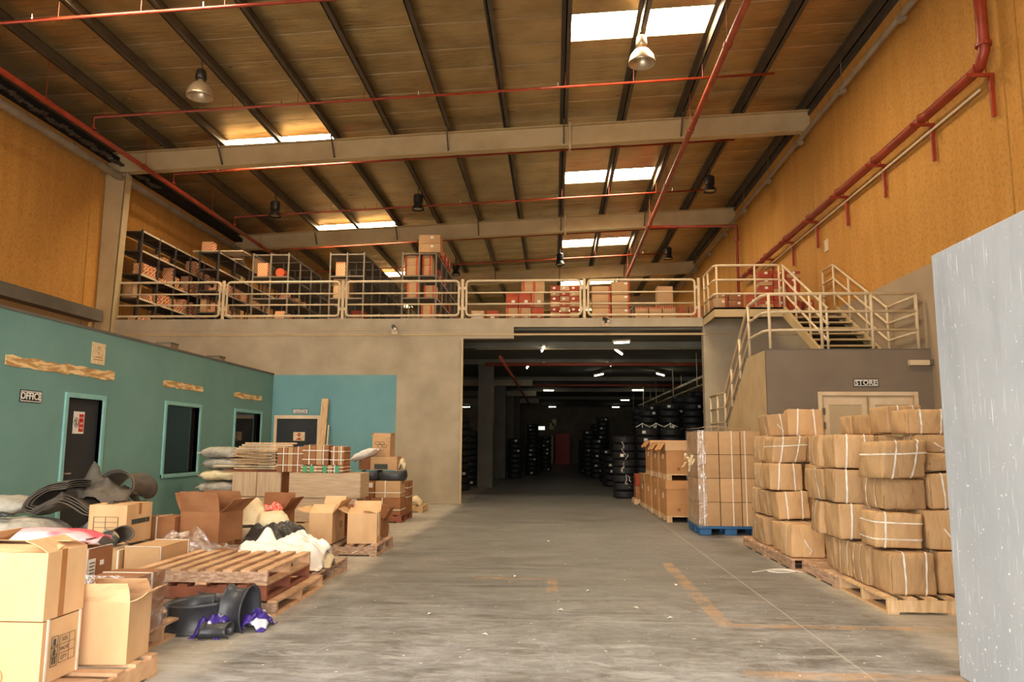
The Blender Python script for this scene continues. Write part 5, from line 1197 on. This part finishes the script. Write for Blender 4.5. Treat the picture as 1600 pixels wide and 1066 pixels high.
# --- middle of the heap: open cartons, film, sacks
pallet('timber pallet under the dark open carton', -4.75, 8.95, 1.15, 1.1, 'wood', 'x'); pallet('timber pallet beneath the white cloth heap', -3.58, 8.25, 1.1, 1.1, 'wood_old', 'x')
carton('brown carton beneath the dark open carton', -4.12, 9.2, .142, .6, .46, .2, 'card_dark')
open_carton('dark brown carton with tall open flaps in the middle of the heap', -4.10, 9.2, .345, .56, .42, .34, [102, 140, 75, 118], 'card_dark', rz=R(-16), fl=.24)
carton('dark carton inside cloudy film beside the printed carton', -4.62, 9.15, .142, .36, .36, .48, 'card_dark', straps=[(0, -.1)], tape=None)
tag(MB().grid(lambda u, v: ((u-.5)*.9, -.3+.35*v+.05*fbm((u*4, v*4, 1), 1.), .02+(.30+.28*fbm((u*3.1, 0, 5), 1.))*(1-abs(2*u-1)**2.5*.8)*v+.10*abs(fbm((u*7, v*6, 3), 1.))), 36, 22).build('stretch_film', 'film', smooth=True), 'torn clear film draped in front of the dark open carton', 'film').location = (-4.10, 8.72, .15)
carton('low brown carton wrapped in film before the black bag', -3.52, 8.55, .142, .42, .38, .18, 'card_dark', rz=R(10), tape=None)
tag(MB().grid(lambda u, v: ((u-.5)*.5, (v-.5)*.46, .20+.035*abs(fbm((u*5, v*5, 6), 1.))-.10*max(0, abs(2*u-1)-.8)*5*.3), 14, 14).build('stretch_film', 'film', smooth=True), 'clear film lying over the low wrapped carton', 'film').location = (-3.52, 8.55, .142)
sack('cream ribbed sack bulging behind the printed carton', -4.70, 9.75, .145, .5, .7, .42, 'sack_cream', 85, 4., ears=False)
sack('cream sack standing behind the dark open carton', -3.95, 9.85, .145, .5, .42, .62, 'sack_cream', 20, 6., ears=False, rough=1.5)
sack('cream sack slumped beside the dark open carton', -3.5, 9.62, .145, .4, .42, .5, 'sack_cream', 30, 9., ears=False, rough=1.4)
cloth('black_plastic_bag', 'black plastic bag slumped behind the white cloth', -3.30, 9.22, .150, .8, .5, .42, 'bag_black', 2., 'bag', n=30, pw=.3)
cloth('white_cloth', 'white cloth heap with a raised peak on the pallet edge', -3.02, 8.60, .150, 1.02, .66, .38, 'sack_white', 11., 'cloth', peak=(-.35, .1), n=40, pw=.40)
cloth('white_cloth', 'small cream rag trailing off the white cloth heap', -2.58, 8.66, .150, .26, .34, .18, 'sack_cream', 7., 'cloth', n=20)
open_carton('red brown carton with a curved lifted flap holding red netting', -4.02, 10.95, .142, .5, .42, .40, [None, 128, 95, 150], 'card_dark', rz=R(-8), fl=.24)
cloth('red_net_bag', 'red and white netting heaped in the red brown carton', -4.02, 10.95, .50, .36, .3, .17, 'netred', 3., 'netting')
pallet('timber pallet under the carton with red netting', -4.7, 10.5, 1.15, 1.0, 'wood_old', 'x')
# --- pallet with two open cartons in the lane
pallet('weathered timber pallet carrying two pale cartons in the lane', -3.50, 10.42, 1.13, 1.05, 'wood_old', 'x')
c = open_carton('pale open carton with flaps spread on the weathered pallet', -3.17, 10.82, .142, .32, .62, .41, [32, 125, 115, 165], 'card_light', fl=.2)
text('ED', .12, (.162, .12, .22), EAST, 'ink', c, name='printed_text', depth=.0004)
c = open_carton('pale square carton with a trailing strap on the weathered pallet', -2.64, 10.80, .142, .40, .42, .40, [20, 12, 140, 150], 'card_light', rz=R(6), fl=.2)
MB().tube([(.2, -.1, .405), (.207, -.1, .36), (.205, -.11, .1), (.16, -.22, .0), (.0, -.36, -.06), (-.1, -.42, -.10)], .005, 5).build('loose_strap', 'strap', c)
open_carton('flattened brown carton lying open behind the two pale cartons', -2.95, 11.76, .0, .8, .4, .36, [140, 120, 100, 130], 'card_dark', fl=.2)

# --- laminate cabinets on pallets
def cabinet(label, x0, x1, y0, d, z0, z1, doors, mat, group='laminate cabinets'):
    root = empty('laminate_cabinet', ((x0+x1)/2, y0+d/2, z0), 0, label, 'cabinet', group); w, h = x1-x0, z1-z0
    MB().box(-w/2, w/2, -d/2+.018, d/2, 0, h).build('carcass', 'lam' if doors == 1 else 'card_dark', root, bevel=.003)
    for k in range(doors):
        a, b_ = -w/2+w*k/doors+.007, -w/2+w*(k+1)/doors-.007
        MB().box(a, b_, -d/2, -d/2+.016, .006, h-.006).build('door' if doors > 1 else 'front_panel', mat, root, bevel=.003)
    return root
pallet('timber pallet under the long laminate cabinets', -5.0, 13.3, 1.5, .75, 'wood_new', 'x')
pallet('timber pallet under the two door cabinet', -6.36, 13.65, 1.25, .75, 'wood', 'x')
cabinet('long laminate cabinet lying at the foot of the cabinet stack', -4.62, -3.40, 13.32, .62, .142, .55, 1, 'lam')
cabinet('long laminate cabinet stacked on another before the tied bundles', -4.60, -3.34, 13.30, .62, .553, .98, 1, 'lam')
cabinet('low laminate cabinet lying below the two door cabinet', -6.15, -4.72, 13.68, .55, .142, .54, 1, 'lam')
cabinet('laminate cabinet with two doors stacked by the grey sacks', -5.76, -4.86, 13.66, .52, .543, .98, 2, 'lam_v')
# sacks beside the cabinets
pallet('timber pallet under the stacked grey sacks', -6.95, 14.3, 1.2, 1.0, 'wood', 'x')
for i, z in enumerate((.142, .35, .56, .78, 1.0, 1.2)): sack('grey sack %s in the neat stack behind the cabinets' % ('lowest', 'second', 'third', 'fourth', 'fifth', 'topmost')[i], -6.3+.04*math.sin(i*2), 14.65, z, .74, .72, .205, 'sack_grey' if i % 3 else 'sack_cream', 88+4*math.sin(i*3), i*2.3+1, pw=9., rough=1.5)
# planks, slats and boards on the cabinets
for i in range(16):
    L = rg.uniform(.6, .95); x = -5.48+rg.uniform(-.06, .06); lv = i//4
    o = tag(MB().cbox((0, 0, .012), (L, .07+.05*rg.random(), .012), Euler((0, rg.uniform(-.03, .03), rg.uniform(-.55, .55)))).build('timber_strip', ['wood_new', 'frame_beige', 'wood_new', 'card'][i % 4]), 'thin pale slat in the loose timber heap on the two door cabinet', 'slat', 'loose timber on the cabinets')
    o.location = (x, 13.95+rg.uniform(-.12, .12), 1.090+.0145*i)
for i in range(3):
    o = tag(MB().cbox((0, 0, .012), (1.5-.2*i, .2, .02), Euler((0, .0, .05*i-.05))).build('loose_plank', ['rail', 'wood_red', 'wood_new'][i]), ['long white edged board jutting out under the timber heap', 'reddish board lying on the two door cabinet', 'wide pale board below the slats'][i], 'board')
    o.location = (-5.45+.1*i, 13.92, (1.06, .985, 1.02)[i])
for i in range(5):
    o = tag(MB().cbox((0, 0, .015), (.9, .14, .025), Euler((0, .0, .12*i-.2))).build('loose_plank', ['wood_new', 'frame_beige'][i % 2]), 'pale board crossing the top of the timber heap', 'board', 'boards topping the timber heap')
    o.location = (-5.42+.06*i, 13.95, 1.335+.034*i)
def bundle(label, x0, x1, y, d, z, h, n, mat='card_dark', bands=2):
    root = empty('tied_bundle', ((x0+x1)/2, y+d/2, z), 0, label, 'bundle', 'tied bundles on the cabinets'); w = x1-x0
    for k in range(n): MB().box(-w/2+w*k/n+.004, -w/2+w*(k+1)/n-.004, -d/2+.01*rg.random(), d/2, 0, h-.012*rg.random()).build('block', [mat, 'card_dark', 'card'][k % 3], root, bevel=.006)
    for k in range(bands):
        zz = h*(k+.6)/(bands+.2); MB().box(-w/2-.008, w/2+.008, -d/2-.01, -d/2-.002, zz-.007, zz+.007).box(w/2+.0, w/2+.008, -d/2, d/2, zz-.007, zz+.007).build('strap', 'strap', root)
    for u in (-.25, .3): MB().box(u*w-.008, u*w+.008, -d/2-.012, -d/2-.003, 0, h+.008).box(u*w-.008, u*w+.008, -d/2, d/2, h, h+.008).build('strap', 'strap', root)
    return root
c = bundle('low bundle with green wraps lying on the long cabinet', -4.40, -3.66, 13.32, .5, .985, .13, 8)
for x in (-.3, -.18, .05, .27): MB().box(x-.035, x+.035, -.265, -.25, .0, .12).build('green_wrap', 'green', c)
bundle('tied brown bundle beside the timber heap', -4.92, -4.44, 13.55, .5, .985, .44, 5)
bundle('tied brown bundle with crossing straps over the green wraps', -4.38, -3.93, 13.34, .46, 1.118, .34, 4)
bundle('narrow tied bundle at the end over the green wraps', -3.90, -3.66, 13.36, .44, 1.118, .32, 4)

# --- pallet stack before the concrete wall
pallet('red stained pallet under the worn cartons by the concrete wall', -3.92, 14.75, 1.02, 1.15, 'wood_red', 'x')
for i, (x, z, w_, h_, m) in enumerate(((-3.22, .142, .58, .32, 'card_dark'), (-3.70, .142, .36, .32, 'card_dark'), (-3.18, .468, .48, .31, 'card'), (-3.62, .468, .36, .31, 'card_dark'))):
    carton('worn brown carton %s on the red stained pallet' % ('wide at the bottom front', 'dark at the bottom by the cabinets', 'square and pale in the second layer', 'strapped in the second layer')[i], x, 15.02, z, w_, .5, h_, m, straps=[(0, -.1), (2, .3)], tags=[(0, .3, .75, .08, .09, 'white')] if i == 3 else [])
carton('worn brown carton behind on the red stained pallet', -3.1, 15.6, .142, .4, .5, .6, 'card_dark', straps=[(2, .5), (2, .8)])
for i, (x, w_) in enumerate(((-3.58, .36), (-3.16, .52))): draped('black rubber flap lying on the worn cartons %s' % ('by the cabinets', 'by the concrete wall')[i], (x, 14.86, .785), [(-w_/2, .34), (-w_*.5, .1), (-w_*.3, .0), (0, -.02), (w_*.3, .0), (w_*.5, .1), (w_*.48, .34)], .185, 1, -3, (0, 0), .03, 'rubber_clean', .022, upright=True)
carton('brown carton with a dark label above the rubber flaps', -3.30, 15.12, .985, .52, .42, .25, 'card', tags=[(0, -.1, .25, .26, .1, 'ink')])
carton('plain carton tucked under the white sack', -3.66, 15.2, .985, .3, .4, .24, 'card_dark')
sack('white sack slumped over the cartons by the concrete wall', -3.66, 14.98, 1.21, .3, .56, .15, 'sack_white', 72, 3., tilt=(R(-20), 0), ears=True, rough=1.8, pw=2.6)
c = open_carton('torn brown carton topping the stack by the concrete wall', -3.38, 15.22, 1.24, .36, .3, .38, [70, 95, 110, 100], 'card', rz=R(-6), fl=.08)
for k in range(4): MB().tube([(.05*math.cos(a*.8)+(-.08+.05*k), -.152, .26-.06*(k % 2)+.03*math.sin(a*.8)) for a in range(8)], .004, 4, closed=True).build('printed_ring', 'ink', c)
cloth('paper_scrap', 'crumpled cream paper on the end of the worn cartons', -2.98, 15.1, 1.0, .16, .2, .22, 'sack_cream', 2., 'paper', n=12)
# --- small far pallet and floor bits
pallet('small timber pallet with scraps against the concrete wall', -3.62, 17.0, .74, .72, 'wood_new', 'x', boards=5)
cloth('paper_scrap', 'crumpled scraps on the small timber pallet', -3.1, 17.3, .142, .34, .3, .2, 'sack_cream', 4., 'scrap', n=14)
draped('curled black rubber loops behind the two pale cartons', (-3.35, 12.85, .16), [(-.3, .0), (-.24, .2), (-.1, .26), (.0, .14), (.06, .22), (.2, .24), (.3, .1)], .5, 2, 4, (0, 0), .02, 'rubber_clean', .022)
pallet('timber pallet under the curled rubber loops', -3.75, 12.45, .95, .75, 'wood_old', 'x')
for i, (x, y) in enumerate(((.05, 7.25), (-.45, 9.0), (.75, 7.4), (.35, 8.2), (-.1, 12.2), (1.0, 7.0), (1.3, 8.6), (-.55, 6.3), (-1.1, 7.0))):
    o = tag(MB().add([(-.03,0,.004),(.0,-.02,.015),(.035,.0,.005),(.01,.02,.018)], [(0,1,2,3),(3,2,1,0)]).build('paper_scrap', 'white'), 'tiny white paper scrap on the concrete floor', 'scrap', 'paper scraps on the floor'); o.location = (x, y, 0); o.rotation_euler = (0, 0, i*1.3)
